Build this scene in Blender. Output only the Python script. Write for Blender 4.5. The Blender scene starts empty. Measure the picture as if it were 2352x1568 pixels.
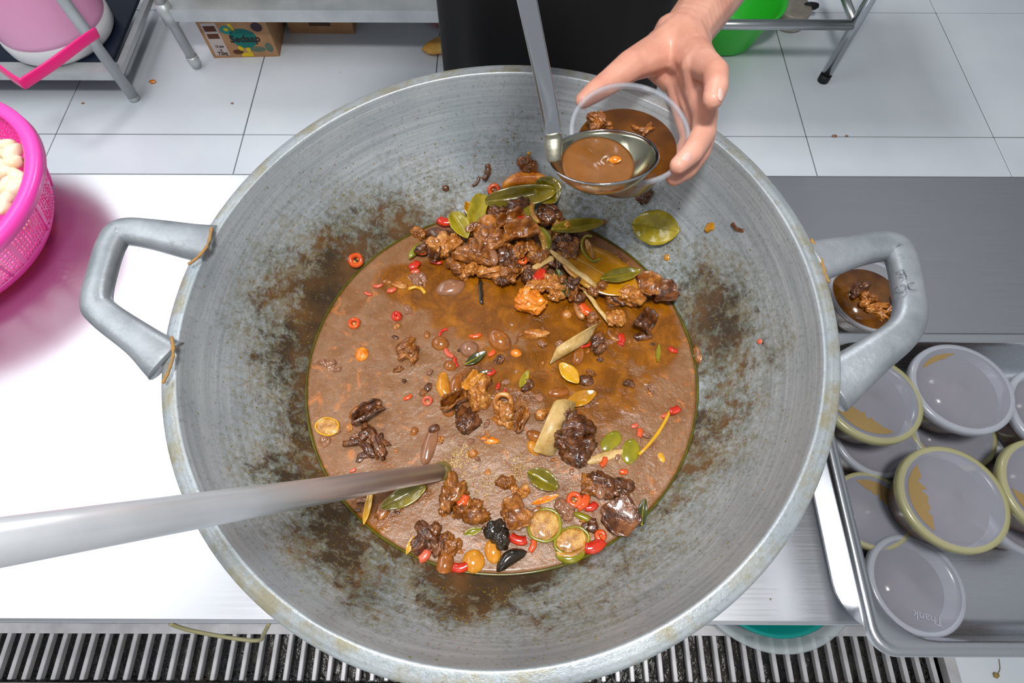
import bpy, bmesh, math, random
from math import sin, cos, pi, radians, sqrt, atan2
from mathutils import Vector, Matrix, noise
V = Vector
SC = bpy.context.scene
COL = SC.collection
random.seed(7)

# ------------------------------------------------------------------ camera, world, lights, exposure
FPX, HC = 1341.4, 1.404
PIT, ROLL = radians(64.593), radians(.207)
cam_data = bpy.data.cameras.new('camera')
cam_data.sensor_width = 36.0
cam_data.lens = FPX / 2352 * 36.0
cam_data.clip_start = .02
cam = bpy.data.objects.new('camera', cam_data)
COL.objects.link(cam)
FW = V((0, cos(PIT), -sin(PIT))); UP0 = V((0, sin(PIT), cos(PIT))); RT0 = V((1, 0, 0))
RT = RT0 * cos(ROLL) + UP0 * sin(ROLL); UP = UP0 * cos(ROLL) - RT0 * sin(ROLL)
CAM = V((0, 0, HC))
m4 = Matrix((RT, UP, -FW)).transposed().to_4x4(); m4.translation = CAM
cam.matrix_world = m4
SC.camera = cam

world = bpy.data.worlds.new('world'); SC.world = world; world.use_nodes = True
world.node_tree.nodes['Background'].inputs[0].default_value = (.90, .95, 1, 1)
world.node_tree.nodes['Background'].inputs[1].default_value = .36

def area(name, loc, sx, sy, power, col=(1, .98, .95), aim=None):
    l = bpy.data.lights.new(name, 'AREA'); l.shape = 'RECTANGLE'; l.size = sx; l.size_y = sy
    l.energy = power; l.color = col
    o = bpy.data.objects.new(name, l); COL.objects.link(o); o.location = loc
    if aim: o.rotation_euler = (V(aim) - V(loc)).to_track_quat('-Z', 'Y').to_euler()
    return o
area('ceiling_panel_left', (-1.95, 1.25, 2.8), .9, 2.6, 36, (.97, .985, 1))
area('ceiling_panel_near', (-.05, -.12, 2.8), .3, .3, 46, (1, .985, .96))
area('ceiling_panel_back', (.0, 2.25, 2.8), .5, .5, 30, (.97, .985, 1))
SC.view_settings.view_transform = 'Standard'
SC.view_settings.look = 'None'
SC.view_settings.gamma = 1.0
SC.view_settings.use_curve_mapping = False
SC.view_settings.exposure = -0.08

# ------------------------------------------------------------------ helpers: rays, materials, meshes
def ray(px, py): return FW + RT * ((px - 1176) / FPX) + UP * ((784 - py) / FPX)
def pz(px, py, z):
    d = ray(px, py); return CAM + d * ((z - HC) / d.z)
def pd(px, py, Z): return CAM + ray(px, py) * Z

def S(c):  # sRGB 0..255 -> linear
    f = lambda u: u / 12.92 if u <= .04045 else ((u + .055) / 1.055) ** 2.4
    return tuple(f(x / 255) for x in c) + (1,)

class NT:
    def __init__(s, name):
        s.m = bpy.data.materials.new(name); s.m.use_nodes = True
        s.t = s.m.node_tree; s.n = s.t.nodes; s.b = s.n['Principled BSDF']
        s.co = s.n.new('ShaderNodeTexCoord').outputs['Object']
    def ln(s, a, b): s.t.links.new(a, b)
    def noise(s, scale, det=4, rough=.55, vec=None, dist=0):
        n = s.n.new('ShaderNodeTexNoise'); n.inputs['Scale'].default_value = scale
        n.inputs['Detail'].default_value = det; n.inputs['Roughness'].default_value = rough
        n.inputs['Distortion'].default_value = dist
        s.ln(vec if vec else s.co, n.inputs['Vector']); return n.outputs['Fac']
    def ramp(s, fac, *stops):
        r = s.n.new('ShaderNodeValToRGB'); e = r.color_ramp.elements
        while len(e) < len(stops): e.new(.5)
        for el, (p, c) in zip(e, stops): el.position = p; el.color = c if len(c) == 4 else tuple(c) + (1,)
        s.ln(fac, r.inputs[0]); return r.outputs[0]
    def step(s, fac, a, b): return s.ramp(fac, (a, (0, 0, 0)), (b, (1, 1, 1)))
    def mix(s, fac, a, b):
        x = s.n.new('ShaderNodeMix'); x.data_type = 'RGBA'
        for val, k in ((fac, 0), (a, 6), (b, 7)):
            if hasattr(val, 'links'): s.ln(val, x.inputs[k])
            else: x.inputs[k].default_value = val
        return x.outputs[2]
    def math(s, op, a, b=0.0, c=None):
        x = s.n.new('ShaderNodeMath'); x.operation = op
        for k, val in enumerate((a, b) if c is None else (a, b, c)):
            if hasattr(val, 'links'): s.ln(val, x.inputs[k])
            else: x.inputs[k].default_value = val
        return x.outputs[0]
    def set(s, **k):
        for a, v in k.items():
            i = s.b.inputs[{'col': 'Base Color', 'rough': 'Roughness', 'metal': 'Metallic', 'alpha': 'Alpha', 'trans': 'Transmission Weight', 'ior': 'IOR', 'coat': 'Coat Weight', 'sss': 'Subsurface Weight', 'aniso': 'Anisotropic', 'spec': 'Specular IOR Level'}[a]]
            if hasattr(v, 'links'): s.ln(v, i)
            else: i.default_value = v
        return s
    def bump(s, h, st=.3, d=.002):
        x = s.n.new('ShaderNodeBump'); x.inputs['Strength'].default_value = st; x.inputs['Distance'].default_value = d
        s.ln(h, x.inputs['Height']); s.ln(x.outputs[0], s.b.inputs['Normal']); return s

def M(name, c, c2=None, rough=.5, metal=0, ns=40, lo=.35, hi=.65, bump=0, bs=None, bd=.002, **kw):
    t = NT(name); t.set(rough=rough, metal=metal, **kw)
    if c2: t.set(col=t.ramp(t.noise(ns), (lo, S(c)), (hi, S(c2))))
    else: t.set(col=S(c))
    if bump: t.bump(t.noise(bs or ns * 2), bump, bd)
    return t.m

def tag(o, label=None, cat=None, group=None, kind=None):
    if label: o['label'] = label
    if cat: o['category'] = cat
    if group: o['group'] = group
    if kind: o['kind'] = kind
    return o
def link(name, me, mat=None, parent=None, smooth=True, loc=None):
    o = bpy.data.objects.new(name, me); COL.objects.link(o)
    if mat:
        me.materials.clear(); me.materials.append(mat)
    if parent: o.parent = parent
    if loc is not None: o.location = loc
    if smooth: me.shade_smooth()
    return o
def empty(name, loc, label, cat, group=None, rz=0):
    o = bpy.data.objects.new(name, None); COL.objects.link(o); o.location = loc; o.rotation_euler[2] = rz
    o.empty_display_size = .05
    return tag(o, label, cat, group)
def mesh(vs, fs):
    me = bpy.data.meshes.new('m'); me.from_pydata([tuple(v) for v in vs], [], fs); me.update(); return me
def fixn(me):
    bm = bmesh.new(); bm.from_mesh(me); bmesh.ops.recalc_face_normals(bm, faces=bm.faces); bm.to_mesh(me); bm.free(); return me
def solid(me, th):
    """give a sheet thickness: copy it along its vertex normals and close the border"""
    bm = bmesh.new(); bm.from_mesh(me); bmesh.ops.recalc_face_normals(bm, faces=bm.faces); bm.to_mesh(me)
    bed = [tuple(v.index for v in e.verts) for e in bm.edges if len(e.link_faces) == 1]; bm.free()
    n = len(me.vertices); vn = [V(q.vector) for q in me.vertex_normals]
    vs = [V(v.co) for v in me.vertices]; vs += [a - b * th for a, b in zip(vs, vn)]
    fs = [tuple(p.vertices) for p in me.polygons]; fs += [tuple(n + q for q in f)[::-1] for f in fs]
    fs += [(a, b, b + n, a + n) for a, b in bed]
    return fixn(mesh(vs, fs))
def join(*mes):
    bm = bmesh.new()
    for x in mes: bm.from_mesh(x)
    r = bpy.data.meshes.new('m'); bm.to_mesh(r); bm.free(); return r
def xf(me, mat): me.transform(mat); return me
def box(sx, sy, sz, c=(0, 0, 0), bev=0, seg=2):
    bm = bmesh.new(); bmesh.ops.create_cube(bm, size=1)
    bmesh.ops.scale(bm, vec=(sx, sy, sz), verts=bm.verts); bmesh.ops.translate(bm, vec=c, verts=bm.verts)
    if bev: bmesh.ops.bevel(bm, geom=bm.edges[:], offset=bev, segments=seg, affect='EDGES', profile=.6)
    me = bpy.data.meshes.new('m'); bm.to_mesh(me); bm.free(); return me
def lathe(prof, n=64, closed=False):
    vs, fs = [], []
    k = len(prof)
    for i in range(n):
        a = 2 * pi * i / n
        for r, z in prof: vs.append((r * cos(a), r * sin(a), z))
    for i in range(n):
        j = (i + 1) % n
        for q in range(k if closed else k - 1):
            p = (q + 1) % k
            fs.append((i * k + q, j * k + q, j * k + p, i * k + p))
    me = mesh(vs, fs)
    bm = bmesh.new(); bm.from_mesh(me); bmesh.ops.remove_doubles(bm, verts=bm.verts, dist=1e-6)
    bmesh.ops.recalc_face_normals(bm, faces=bm.faces); bm.to_mesh(me); bm.free(); return me
def smooth_path(pts, n):  # Catmull-Rom through points (tuples of floats)
    out = []; P = [pts[0]] + list(pts) + [pts[-1]]
    for i in range(1, len(P) - 2):
        for k in range(n):
            t = k / n; q = []
            for a, b, c, d in zip(P[i - 1], P[i], P[i + 1], P[i + 2]):
                q.append(.5 * (2 * b + (c - a) * t + (2 * a - 5 * b + 4 * c - d) * t * t + (3 * b - a - 3 * c + d) * t ** 3))
            out.append(tuple(q))
    out.append(tuple(pts[-1])); return out
def sweep(path, w, h, up=(0, 0, 1), nseg=12, pw=2.0, cap=True):
    """sweep a super-ellipse of half sizes w (sideways), h (along up); w/h may be lists per path point"""
    n = len(path); P = [V(p[:3]) for p in path]; vs, fs = [], []
    for i, p in enumerate(P):
        t = (P[min(i + 1, n - 1)] - P[max(i - 1, 0)]).normalized()
        u = V(up); u = (u - t * u.dot(t)).normalized(); s = t.cross(u)
        wi = w[i] if isinstance(w, (list, tuple)) else w; hi = h[i] if isinstance(h, (list, tuple)) else h
        for k in range(nseg):
            a = 2 * pi * k / nseg; c, d = cos(a), sin(a)
            vs.append(p + s * wi * math.copysign(abs(c) ** (2 / pw), c) + u * hi * math.copysign(abs(d) ** (2 / pw), d))
    for i in range(n - 1):
        for k in range(nseg):
            l = (k + 1) % nseg
            fs.append((i * nseg + k, i * nseg + l, (i + 1) * nseg + l, (i + 1) * nseg + k))
    if cap: fs += [tuple(range(nseg))[::-1], tuple((n - 1) * nseg + k for k in range(nseg))]
    return fixn(mesh(vs, fs))
def tube(a, b, r, n=14, r2=None): return sweep([a, b], [r, r if r2 is None else r2], [r, r if r2 is None else r2], up=(.3, .5, .9) if abs((V(b) - V(a)).normalized().dot(V((.3, .5, .9)).normalized())) < .95 else (1, 0, 0), nseg=n)
def ico(sub=3):
    bm = bmesh.new(); bmesh.ops.create_icosphere(bm, subdivisions=sub, radius=1)
    me = bpy.data.meshes.new('m'); bm.to_mesh(me); bm.free(); return me
def text_mesh(txt, size, ext=.0003, bold=False):
    c = bpy.data.curves.new('t', 'FONT'); c.body = txt; c.size = size; c.extrude = ext; c.align_x = 'CENTER'; c.align_y = 'CENTER'
    c.resolution_u = 3
    if bold: c.offset = size * .02
    o = bpy.data.objects.new('t', c); COL.objects.link(o)
    dg = bpy.context.evaluated_depsgraph_get(); me = bpy.data.meshes.new_from_object(o.evaluated_get(dg))
    bpy.data.objects.remove(o); return me
def frame_mat(origin, x, y, z):
    m = Matrix((x, y, z)).transposed().to_4x4(); m.translation = origin; return m

# ------------------------------------------------------------------ materials
def steel(name, base=(200, 204, 208), rough=.28, scratch=.0, var=.05, aniso=.0):
    t = NT(name)
    mp = t.n.new('ShaderNodeMapping'); mp.inputs['Scale'].default_value = (1.2, 90, 90); t.ln(t.co, mp.inputs[0])
    n = t.noise(9, 4, .6, mp.outputs[0])
    t.set(col=S(base), metal=1, rough=t.ramp(n, (.2, (rough - var,) * 3), (.8, (rough + var,) * 3)), aniso=aniso)
    if scratch: t.bump(n, scratch, .0004)
    return t.m
MAT_TABLE = steel('brushed_table_steel', (206, 208, 213), .35, .03, .05)
MAT_PAN = steel('pan_steel', (214, 217, 222), .26, .05, .04)
MAT_TUBE = steel('tube_steel', (190, 193, 194), .3, 0, .05)
MAT_CHROME = steel('polished_steel', (205, 207, 212), .12, 0, .03)
MAT_OLD = M('dull_galvanised_steel', (178, 183, 184), (202, 206, 207), .42, .45, 8)
MAT_RUBBER = M('black_rubber', (14, 14, 15), rough=.6)
MAT_BLACK = M('black_cotton', (9, 9, 10), (14, 13, 14), .9, ns=400, bump=.2, bs=900)
MAT_SHIRT = M('dark_brown_cotton', (27, 18, 22), (36, 25, 29), .9, ns=300, bump=.2, bs=900)
MAT_TILE = M('glazed_white_tile', (208, 214, 221), (220, 225, 231), .18, ns=2.2)
MAT_GROUT = M('grey_grout', (88, 95, 98), rough=.9)
MAT_GRIME = M('wet_grime', (10, 10, 9), (66, 60, 52), .3, ns=14, lo=.45, hi=.85, bump=.8, bs=30, bd=.01)
MAT_BAR = M('grating_steel', (188, 186, 188), (214, 212, 214), .4, .45, 20)
MAT_CARD = M('brown_cardboard', (166, 124, 86), (180, 138, 100), .85, ns=30)
MAT_WHITE = M('white_plastic', (226, 226, 228), rough=.4)
MAT_CREAM = M('cream_plastic', (214, 200, 186), rough=.4)
MAT_PINK = M('pink_translucent_plastic', (250, 164, 208), (252, 178, 216), .35, ns=3, sss=.1)
MAT_HOT = M('hot_pink_plastic', (250, 34, 130), rough=.35, sss=.15)
MAT_BASKET = M('pink_basket_plastic', (253, 72, 180), rough=.3, sss=.15)
MAT_BLUE = M('blue_plastic', (10, 52, 120), rough=.4)
MAT_GREEN = M('green_plastic', (40, 206, 50), rough=.35, sss=.1)
MAT_TEAL = M('teal_plastic', (0, 150, 140), rough=.35)
MAT_GARLIC = M('peeled_garlic', (246, 226, 196), (240, 196, 150), .32, ns=25, lo=.45, hi=.75, sss=.25)
MAT_SKIN = None
def skin():
    t = NT('warm_skin')
    c = t.ramp(t.noise(26, 5), (.3, S((206, 143, 122))), (.7, S((230, 172, 150))))
    t.set(col=c, rough=.42, sss=.12); t.b.inputs['Subsurface Radius'].default_value = (.012, .004, .002)
    t.bump(t.noise(420, 4), .12, .0006); return t.m
MAT_SKIN = skin()
MAT_NAIL = M('fingernail', (238, 190, 178), rough=.22, coat=.4)
def clear(name, c, alpha, rough=.12, c2=None):
    t = NT(name); t.set(col=S(c), rough=rough, alpha=alpha, coat=.3); return t.m
MAT_LID = clear('milky_lid_plastic', (146, 148, 160), .42, .2)
MAT_TUBWALL = clear('clear_tub_plastic', (222, 224, 230), .09, .12)
MAT_TUBRIM = clear('clear_rim_plastic', (196, 202, 212), .3, .15)
MAT_BOWLCL = clear('frosted_bowl_plastic', (200, 210, 214), .5, .3)
def sauce(name, c, c2, rough=.14, ns=60, bump=.15):
    t = NT(name); t.set(col=t.ramp(t.noise(ns, 5), (.3, S(c)), (.7, S(c2))), rough=rough, coat=.3)
    t.bump(t.noise(ns * 1.5, 3), bump, .002); return t.m
MAT_SAUCE = sauce('brown_curry_sauce', (84, 46, 3), (120, 72, 6))
MAT_SMEAR = clear('sauce_under_lid', (138, 112, 62), .78, .5)
MAT_OILRIM = clear('oily_yellow_film', (188, 182, 110), .36, .2)

# ------------------------------------------------------------------ wok geometry definition
RC = V((-.018, .267, .9145)); NRM = V((-.048, -.0428, 1)).normalized()
RI, DEP = .3015, .2045
RSPH = (RI * RI + DEP * DEP) / (2 * DEP)
SHEAR = V((.022, -.010, 0))
ZS = .795
WX = V((1, 0, 0)); WX = (WX - NRM * WX.dot(NRM)).normalized(); WY = NRM.cross(WX)
def prof_r(t):  # inner radius at depth t below the rim plane
    h = DEP - t
    return sqrt(max(2 * RSPH * h - h * h, 0))
def axis_at(t): return RC - NRM * t + SHEAR * (t / DEP)
def inside(p):
    t = (RC - p).dot(NRM); t2 = min(max(t, 0), DEP)
    q = p - axis_at(t2); q -= NRM * q.dot(NRM)
    return t < DEP and q.length < prof_r(t2)
def wok_hit(px, py, soup=True, zs=None):
    d = ray(px, py); zs = ZS if zs is None else zs
    s0 = (HC - (RC.z - .004)) / -d.z; s = s0; st = .002
    p = CAM + d * s
    while True:
        p = CAM + d * s
        if soup and p.z <= zs:
            return pz(px, py, zs), V((0, 0, 1)), True
        if not inside(p) and s > s0 + .01: break
        s += st
        if s > s0 + .6: break
    lo, hi = s - st, s
    for _ in range(16):
        mid = (lo + hi) / 2
        if inside(CAM + d * mid): lo = mid
        else: hi = mid
    p = CAM + d * lo; t = (RC - p).dot(NRM)
    c = RC + NRM * (RSPH - DEP) + SHEAR * (t / DEP)
    return p, (c - p).normalized(), False

# ------------------------------------------------------------------ structure: floor, drain, wall
floor_vs = []
def slab(x0, x1, y0, y1, z0, z1): return box(x1 - x0, y1 - y0, z1 - z0, ((x0 + x1) / 2, (y0 + y1) / 2, (z0 + z1) / 2))
DX1 = .936
floor = link('floor', join(slab(-2.7, 3.0, -.012, 2.72, -.05, -.003), slab(-2.7, 3.0, -1.0, -.142, -.05, -.003), slab(DX1, 3.0, -.142, -.012, -.05, -.003)), MAT_GROUT, smooth=False)
tag(floor, 'floor of large glossy white tiles around the cooking table', kind='structure')
TX0, TY0, TS = -.861, 1.396, .6
def tile(x0, x1, y0, y1):
    g = .0016
    link('tile', box(x1 - x0 - 2 * g, y1 - y0 - 2 * g, .008, ((x0 + x1) / 2, (y0 + y1) / 2, -.004 + random.uniform(-.0004, .0004)), .0012, 1), MAT_TILE, floor, False)
for i in range(-3, 6):
    x0 = TX0 + i * TS; x1 = x0 + TS
    for j in range(-2, 2):
        tile(x0, x1, TY0 + j * TS, TY0 + (j + 1) * TS)
    if x1 < DX1 + .1:
        tile(x0, x1, -.012, TY0 - 2 * TS); tile(x0, x1, -.404, -.142)
    else:
        tile(x0, x1, TY0 - 3 * TS, TY0 - 2 * TS)
    tile(x0, x1, -1.0, -.404)
MAT_WALL = M('grey_painted_wall', (150, 154, 158), (160, 163, 166), .8, ns=3)
for nm, sx, sy, cx, cy in (('wall_back', 5.7, .1, .15, 2.75), ('wall_left', .1, 3.75, -2.65, .875), ('wall_right', .1, 3.75, 2.95, .875)):
    wall = link(nm, box(sx, sy, 2.9, (cx, cy, 1.45)), MAT_WALL, smooth=False)
    tag(wall, {'wall_back': 'plain wall behind the back work table', 'wall_left': 'plain side wall past the pink jug rack', 'wall_right': 'plain side wall past the tube rack'}[nm], kind='structure')

drain = empty('floor_drain', (0, -.077, 0), 'long steel floor drain grating below the front edge of the table', 'drain')
link('channel', join(slab(-1.6, DX1, -.065, .065, -.06, -.05), slab(-1.6, DX1, .06, .065, -.05, -.004), slab(-1.6, DX1, -.065, -.06, -.05, -.004), slab(DX1 - .005, DX1, -.06, .06, -.05, -.004)), MAT_GRIME, drain, False)
link('frame', join(slab(-1.6, DX1 + .004, .046, .066, -.02, .002), slab(-1.6, DX1 + .004, -.066, -.046, -.02, .002), slab(DX1 - .02, DX1 + .004, -.046, .046, -.02, .002)), MAT_BAR, drain, False)
bar_me = box(.0095, .088, .016, (0, .003, -.008), .0015, 1)
x = DX1 - .045
while x > -1.3:
    link('bar', bar_me, MAT_BAR, drain, False, (x, 0, random.uniform(-.001, .001))); x -= .0303

# ------------------------------------------------------------------ cooking table
TT = .704
tbl = empty('steel_table', (0, .306, 0), 'long brushed stainless steel work table carrying the wok, the basket and the pan', 'table')
link('tabletop', box(2.6, .622, .03, (0, 0, TT - .015), .004, 2), MAT_TABLE, tbl, False)
for sx in (-1.15, 1.15):
    for sy in (-.2, .26):
        l = link('leg', tube((sx, sy, .0), (sx, sy, TT - .03), .019), MAT_TUBE, tbl)
w = link('wire', sweep(smooth_path([tuple(pz(390, 1432, TT - .012) - tbl.location), tuple(pz(440, 1448, TT - .03) - tbl.location), tuple(pz(540, 1466, TT - .05) - tbl.location), tuple(pz(595, 1470, TT - .05) - tbl.location), tuple(pz(606, 1455, TT - .03) - tbl.location), tuple(pz(618, 1432, TT - .012) - tbl.location)], 6), .0022, .0022, (0, .2, 1), 8), M('old_wire', (140, 135, 100), rough=.6), tbl)
tag(w, 'loose olive wire hanging off the front edge')

# ------------------------------------------------------------------ wok
def wok_material():
    t = NT('cast_aluminium_wok')
    sep = t.n.new('ShaderNodeSeparateXYZ'); t.ln(t.co, sep.inputs[0]); X, Y, Z = sep.outputs
    rr = t.math('SQRT', t.math('ADD', t.math('MULTIPLY', X, X), t.math('MULTIPLY', Y, Y)))
    ang = t.math('ARCTAN2', Y, X)
    comb = t.n.new('ShaderNodeCombineXYZ'); t.ln(t.math('MULTIPLY', rr, 300), comb.inputs[0]); t.ln(t.math('MULTIPLY', ang, 1.2), comb.inputs[1]); t.ln(t.math('MULTIPLY', Z, 300), comb.inputs[2])
    brush = t.noise(1.0, 5, .65, comb.outputs[0])
    big = t.noise(7, 4)
    base = t.mix(t.step(brush, .36, .7), S((160, 168, 172)), S((194, 200, 204)))
    base = t.mix(t.math('MULTIPLY', t.step(big, .4, .75), .7), base, S((128, 141, 151)))
    fine = t.noise(240, 6, .7)
    base = t.mix(t.math('MULTIPLY', t.step(fine, .55, .64), .35), base, S((104, 108, 104)))
    # residue: heaviest just above the stew line, fading out toward the rim; Z is measured from the rim plane (negative down)
    hgt = t.math('ADD', Z, .112)               # height over the stew line at the wok's middle
    fade = t.ramp(t.math('MULTIPLY', hgt, 10), (.0, (1, 1, 1)), (.14, (.95, .95, .95)), (.45, (.80, .80, .80)), (.8, (.52, .52, .52)), (1.0, (.12, .12, .12)))
    blot = t.noise(5.5, 3, .6, dist=.6)
    spk = t.noise(170, 7, .74)
    spk2 = t.noise(70, 7, .78, dist=.4)
    f1 = t.math('ADD', t.math('MULTIPLY', fade, .40), t.math('MULTIPLY', t.math('SUBTRACT', t.math('MULTIPLY', blot, 1.7), .35), .40))
    f1 = t.math('ADD', f1, t.math('ADD', t.math('MULTIPLY', Y, -.30), t.math('MULTIPLY', X, -.12)))
    k1 = t.step(t.math('ADD', f1, t.math('MULTIPLY', spk, .75)), .77, 1.0)
    k2 = t.step(t.math('ADD', f1, t.math('MULTIPLY', spk2, .70)), .90, 1.04)
    col = t.mix(t.math('MULTIPLY', k1, .82), base, t.mix(t.step(t.noise(30, 3), .4, .6), S((74, 72, 32)), S((104, 88, 38))))
    col = t.mix(t.math('MULTIPLY', k2, .9), col, t.mix(t.step(t.noise(18, 3), .42, .6), S((52, 34, 16)), S((96, 62, 24))))
    rim = t.step(t.math('MULTIPLY', rr, 3), .908, .912)
    rimspot = t.math('MULTIPLY', t.math('MULTIPLY', rim, t.step(t.noise(26, 6, .7), .46, .62)), .7)
    col = t.mix(rimspot, col, S((150, 138, 96)))
    t.set(col=col, metal=t.math('MULTIPLY', t.math('SUBTRACT', 1.0, k1), .40), rough=t.mix(k2, (.36, .36, .36, 1), (.22, .22, .22, 1)))
    t.bump(t.math('ADD', t.noise(330, 5, .7), t.math('MULTIPLY', spk2, .8)), .22, .0016)
    return t.m
MAT_WOK = wok_material()
def handle_material():
    t = NT('cast_aluminium_handle')
    c = t.mix(t.step(t.noise(20, 5), .35, .7), S((136, 143, 148)), S((176, 181, 187)))
    c = t.mix(t.math('MULTIPLY', t.step(t.noise(60, 6, .7), .6, .7), .5), c, S((120, 122, 120)))
    t.set(col=c, metal=.55, rough=.42); t.bump(t.noise(220, 5), .2, .0015); return t.m
MAT_HANDLE = handle_material()
MAT_RUST = M('orange_rust_stain', (164, 120, 56), (140, 112, 74), .8, ns=90)

wok = empty('wok', RC, 'very large cast aluminium wok with two handles full of brown stew', 'wok')
wok.matrix_world = frame_mat(RC, WX, WY, NRM)
SHL = V((SHEAR.dot(WX), SHEAR.dot(WY), 0))
def wok_body():
    prof = []
    n = 46
    for i in range(n + 1):           # inside from bottom to rim
        t = DEP * (1 - (i / n)); r = prof_r(t)
        prof.append((r, -t))
    prof += [(RI + .0006, .0009), (RI + .0016, .0013), (RI + .0030, .0011), (RI + .009, .0002), (.3160, -.0012), (.3174, -.0020), (.3179, -.0034), (.3172, -.0095), (.3135, -.0125), (RI + .006, -.014)]
    for i in range(1, 24):
        t = DEP * (i / 24); r = prof_r(t)
        k = min(1, t / .03)
        prof.append((sqrt(max((r + .006) ** 2 - 0, 0)) if i < 23 else .05, -t - .004 * k))
    prof.append((0, -DEP - .005))
    me = lathe(prof, 160)
    for v in me.vertices:
        f = min(max(-v.co.z / DEP, 0), 1)
        v.co.x += SHL.x * f; v.co.y += SHL.y * f
    return me
link('bowl', wok_body(), MAT_WOK, wok)
def wok_local(p): return wok.matrix_world.inverted() @ p
def handle(pts, zoff, name='handle'):
    # pts: (px, py, z, half width) along the centre line
    P = [tuple(wok_local(pz(a, b, z))) + (w,) for a, b, z, w in pts]
    sp = smooth_path(P, 7)
    return link(name, sweep(sp, [q[3] for q in sp], [.0105 + max(0, (q[3] - .014)) * .25 for q in sp], (0, 0, 1), 16, 2.6), MAT_HANDLE, wok)
hl = handle([(490, 562, .900, .0215), (440, 555, .902, .0195), (345, 537, .905, .0158), (282, 533, .907, .0145), (257, 560, .907, .014), (236, 622, .907, .0135), (222, 690, .907, .0140), (240, 722, .906, .0145), (320, 780, .902, .0165), (368, 818, .897, .0205), (383, 829, .895, .0225)], 0)
hr_ = handle([(1862, 603, .918, .0225), (1900, 592, .918, .0205), (1975, 573, .920, .0165), (2045, 566, .922, .0150), (2068, 590, .922, .0145), (2082, 650, .922, .0140), (2090, 715, .921, .0145), (2070, 765, .920, .0155), (2000, 820, .915, .0180), (1930, 872, .908, .0225), (1900, 892, .906, .0250)], 0)
tm = text_mesh('OC', .012, .0003)
a = wok_local(pz(2084, 660, .9335)); 
link('embossed_letters', tm, MAT_HANDLE, hr_, False).matrix_local = Matrix.Translation(a) @ Matrix.Rotation(radians(12), 4, 'Z')
tm = text_mesh('SJ', .011, .0003)
a = wok_local(pz(2074, 628, .9335))
link('embossed_letters', tm, MAT_HANDLE, hr_, False).matrix_local = Matrix.Translation(a) @ Matrix.Rotation(radians(12), 4, 'Z')
def weld(pts, name='weld_stain'):
    sp = smooth_path([tuple(wok_local(pz(a, b, z))) for a, b, z in pts], 5)
    w_ = [.0008 + .0014 * abs(sin(i * 1.9)) for i in range(len(sp))]
    tag(link(name, sweep(sp, w_, .0012, (0, 0, 1), 8), MAT_RUST, wok), 'orange rust stain where a handle joins the rim')
weld([(486, 522, .915), (478, 560, .915), (455, 590, .914), (432, 607, .913)])
weld([(394, 772, .909), (398, 810, .909), (388, 850, .907), (374, 880, .904)])
weld([(1862, 548, .927), (1880, 580, .929), (1896, 630, .929), (1905, 648, .929)])
weld([(1926, 822, .919), (1922, 870, .918), (1918, 930, .916)])

# ------------------------------------------------------------------ stew (liquid)
def soup_radius(ang, z):
    c = axis_at((RC.z - z)); c = V((c.x, c.y, z)); d = V((cos(ang), sin(ang), 0))
    lo, hi = .05, .32
    for _ in range(30):
        mid = (lo + hi) / 2
        if inside(c + d * mid): lo = mid
        else: hi = mid
    return c, lo
def soup_material():
    t = NT('brown_stew')
    o1 = t.noise(9, 6, .6, dist=.7); o2 = t.noise(34, 6, .65, dist=.5); fine = t.noise(120, 6, .7)
    def blob(x, y, sx, sy):
        mp = t.n.new('ShaderNodeMapping'); mp.vector_type = 'POINT'
        mp.inputs['Location'].default_value = (-x / sx, -y / sy, 0); mp.inputs['Scale'].default_value = (1 / sx, 1 / sy, 0)
        t.ln(t.co, mp.inputs[0])
        g = t.n.new('ShaderNodeTexGradient'); g.gradient_type = 'SPHERICAL'; t.ln(mp.outputs[0], g.inputs[0]); return g.outputs['Fac']
    mask = None
    for px, py, sx, sy in ((1010, 650, .10, .05), (1130, 700, .10, .06), (1330, 740, .11, .09), (1440, 730, .08, .09), (1160, 860, .07, .055), (1320, 850, .10, .06), (1360, 920, .07, .05), (860, 1175, .045, .03), (920, 1130, .05, .02)):
        p = pz(px, py, ZS); b = blob(p.x - SO.x, p.y - SO.y, sx, sy)
        mask = b if mask is None else t.math('MAXIMUM', mask, b)
    k = t.math('ADD', mask, t.math('MULTIPLY', t.math('SUBTRACT', o1, .5), .9)); k = t.math('ADD', k, t.math('MULTIPLY', t.math('SUBTRACT', o2, .5), .5))
    oily = t.step(k, .24, .36)
    scum = t.ramp(o2, (.3, S((124, 86, 54))), (.5, S((138, 100, 68))), (.72, S((156, 116, 86))))
    scum = t.mix(t.math('MULTIPLY', t.step(fine, .6, .7), .35), scum, S((176, 112, 52)))
    o3 = t.noise(17, 6, .7, dist=1.2)
    scum = t.mix(t.math('MULTIPLY', t.step(o3, .45, .60), .62), scum, S((124, 74, 26)))
    scum = t.mix(t.math('MULTIPLY', t.step(t.noise(52, 4, .6, dist=.8), .60, .68), .6), scum, S((196, 118, 58)))
    scum = t.mix(t.math('MULTIPLY', t.step(t.noise(75, 5, .7), .60, .66), .5), scum, S((110, 66, 40)))
    scum = t.mix(t.math('MULTIPLY', t.step(t.noise(210, 3, .6), .62, .68), .5), scum, S((190, 120, 56)))
    oil = t.ramp(o2, (.3, S((90, 50, 3))), (.5, S((126, 72, 4))), (.72, S((170, 104, 12))))
    col = t.mix(oily, scum, oil)
    t.set(col=col, rough=t.mix(oily, (.26, .26, .26, 1), (.1, .1, .1, 1)), coat=.15)
    t.bump(t.math('ADD', t.math('MULTIPLY', o1, 1.2), t.math('ADD', t.math('MULTIPLY', o2, .5), t.math('MULTIPLY', fine, .2))), .55, .006)
    return t.m
SO = V((axis_at(RC.z - ZS).x, axis_at(RC.z - ZS).y, ZS))
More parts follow.
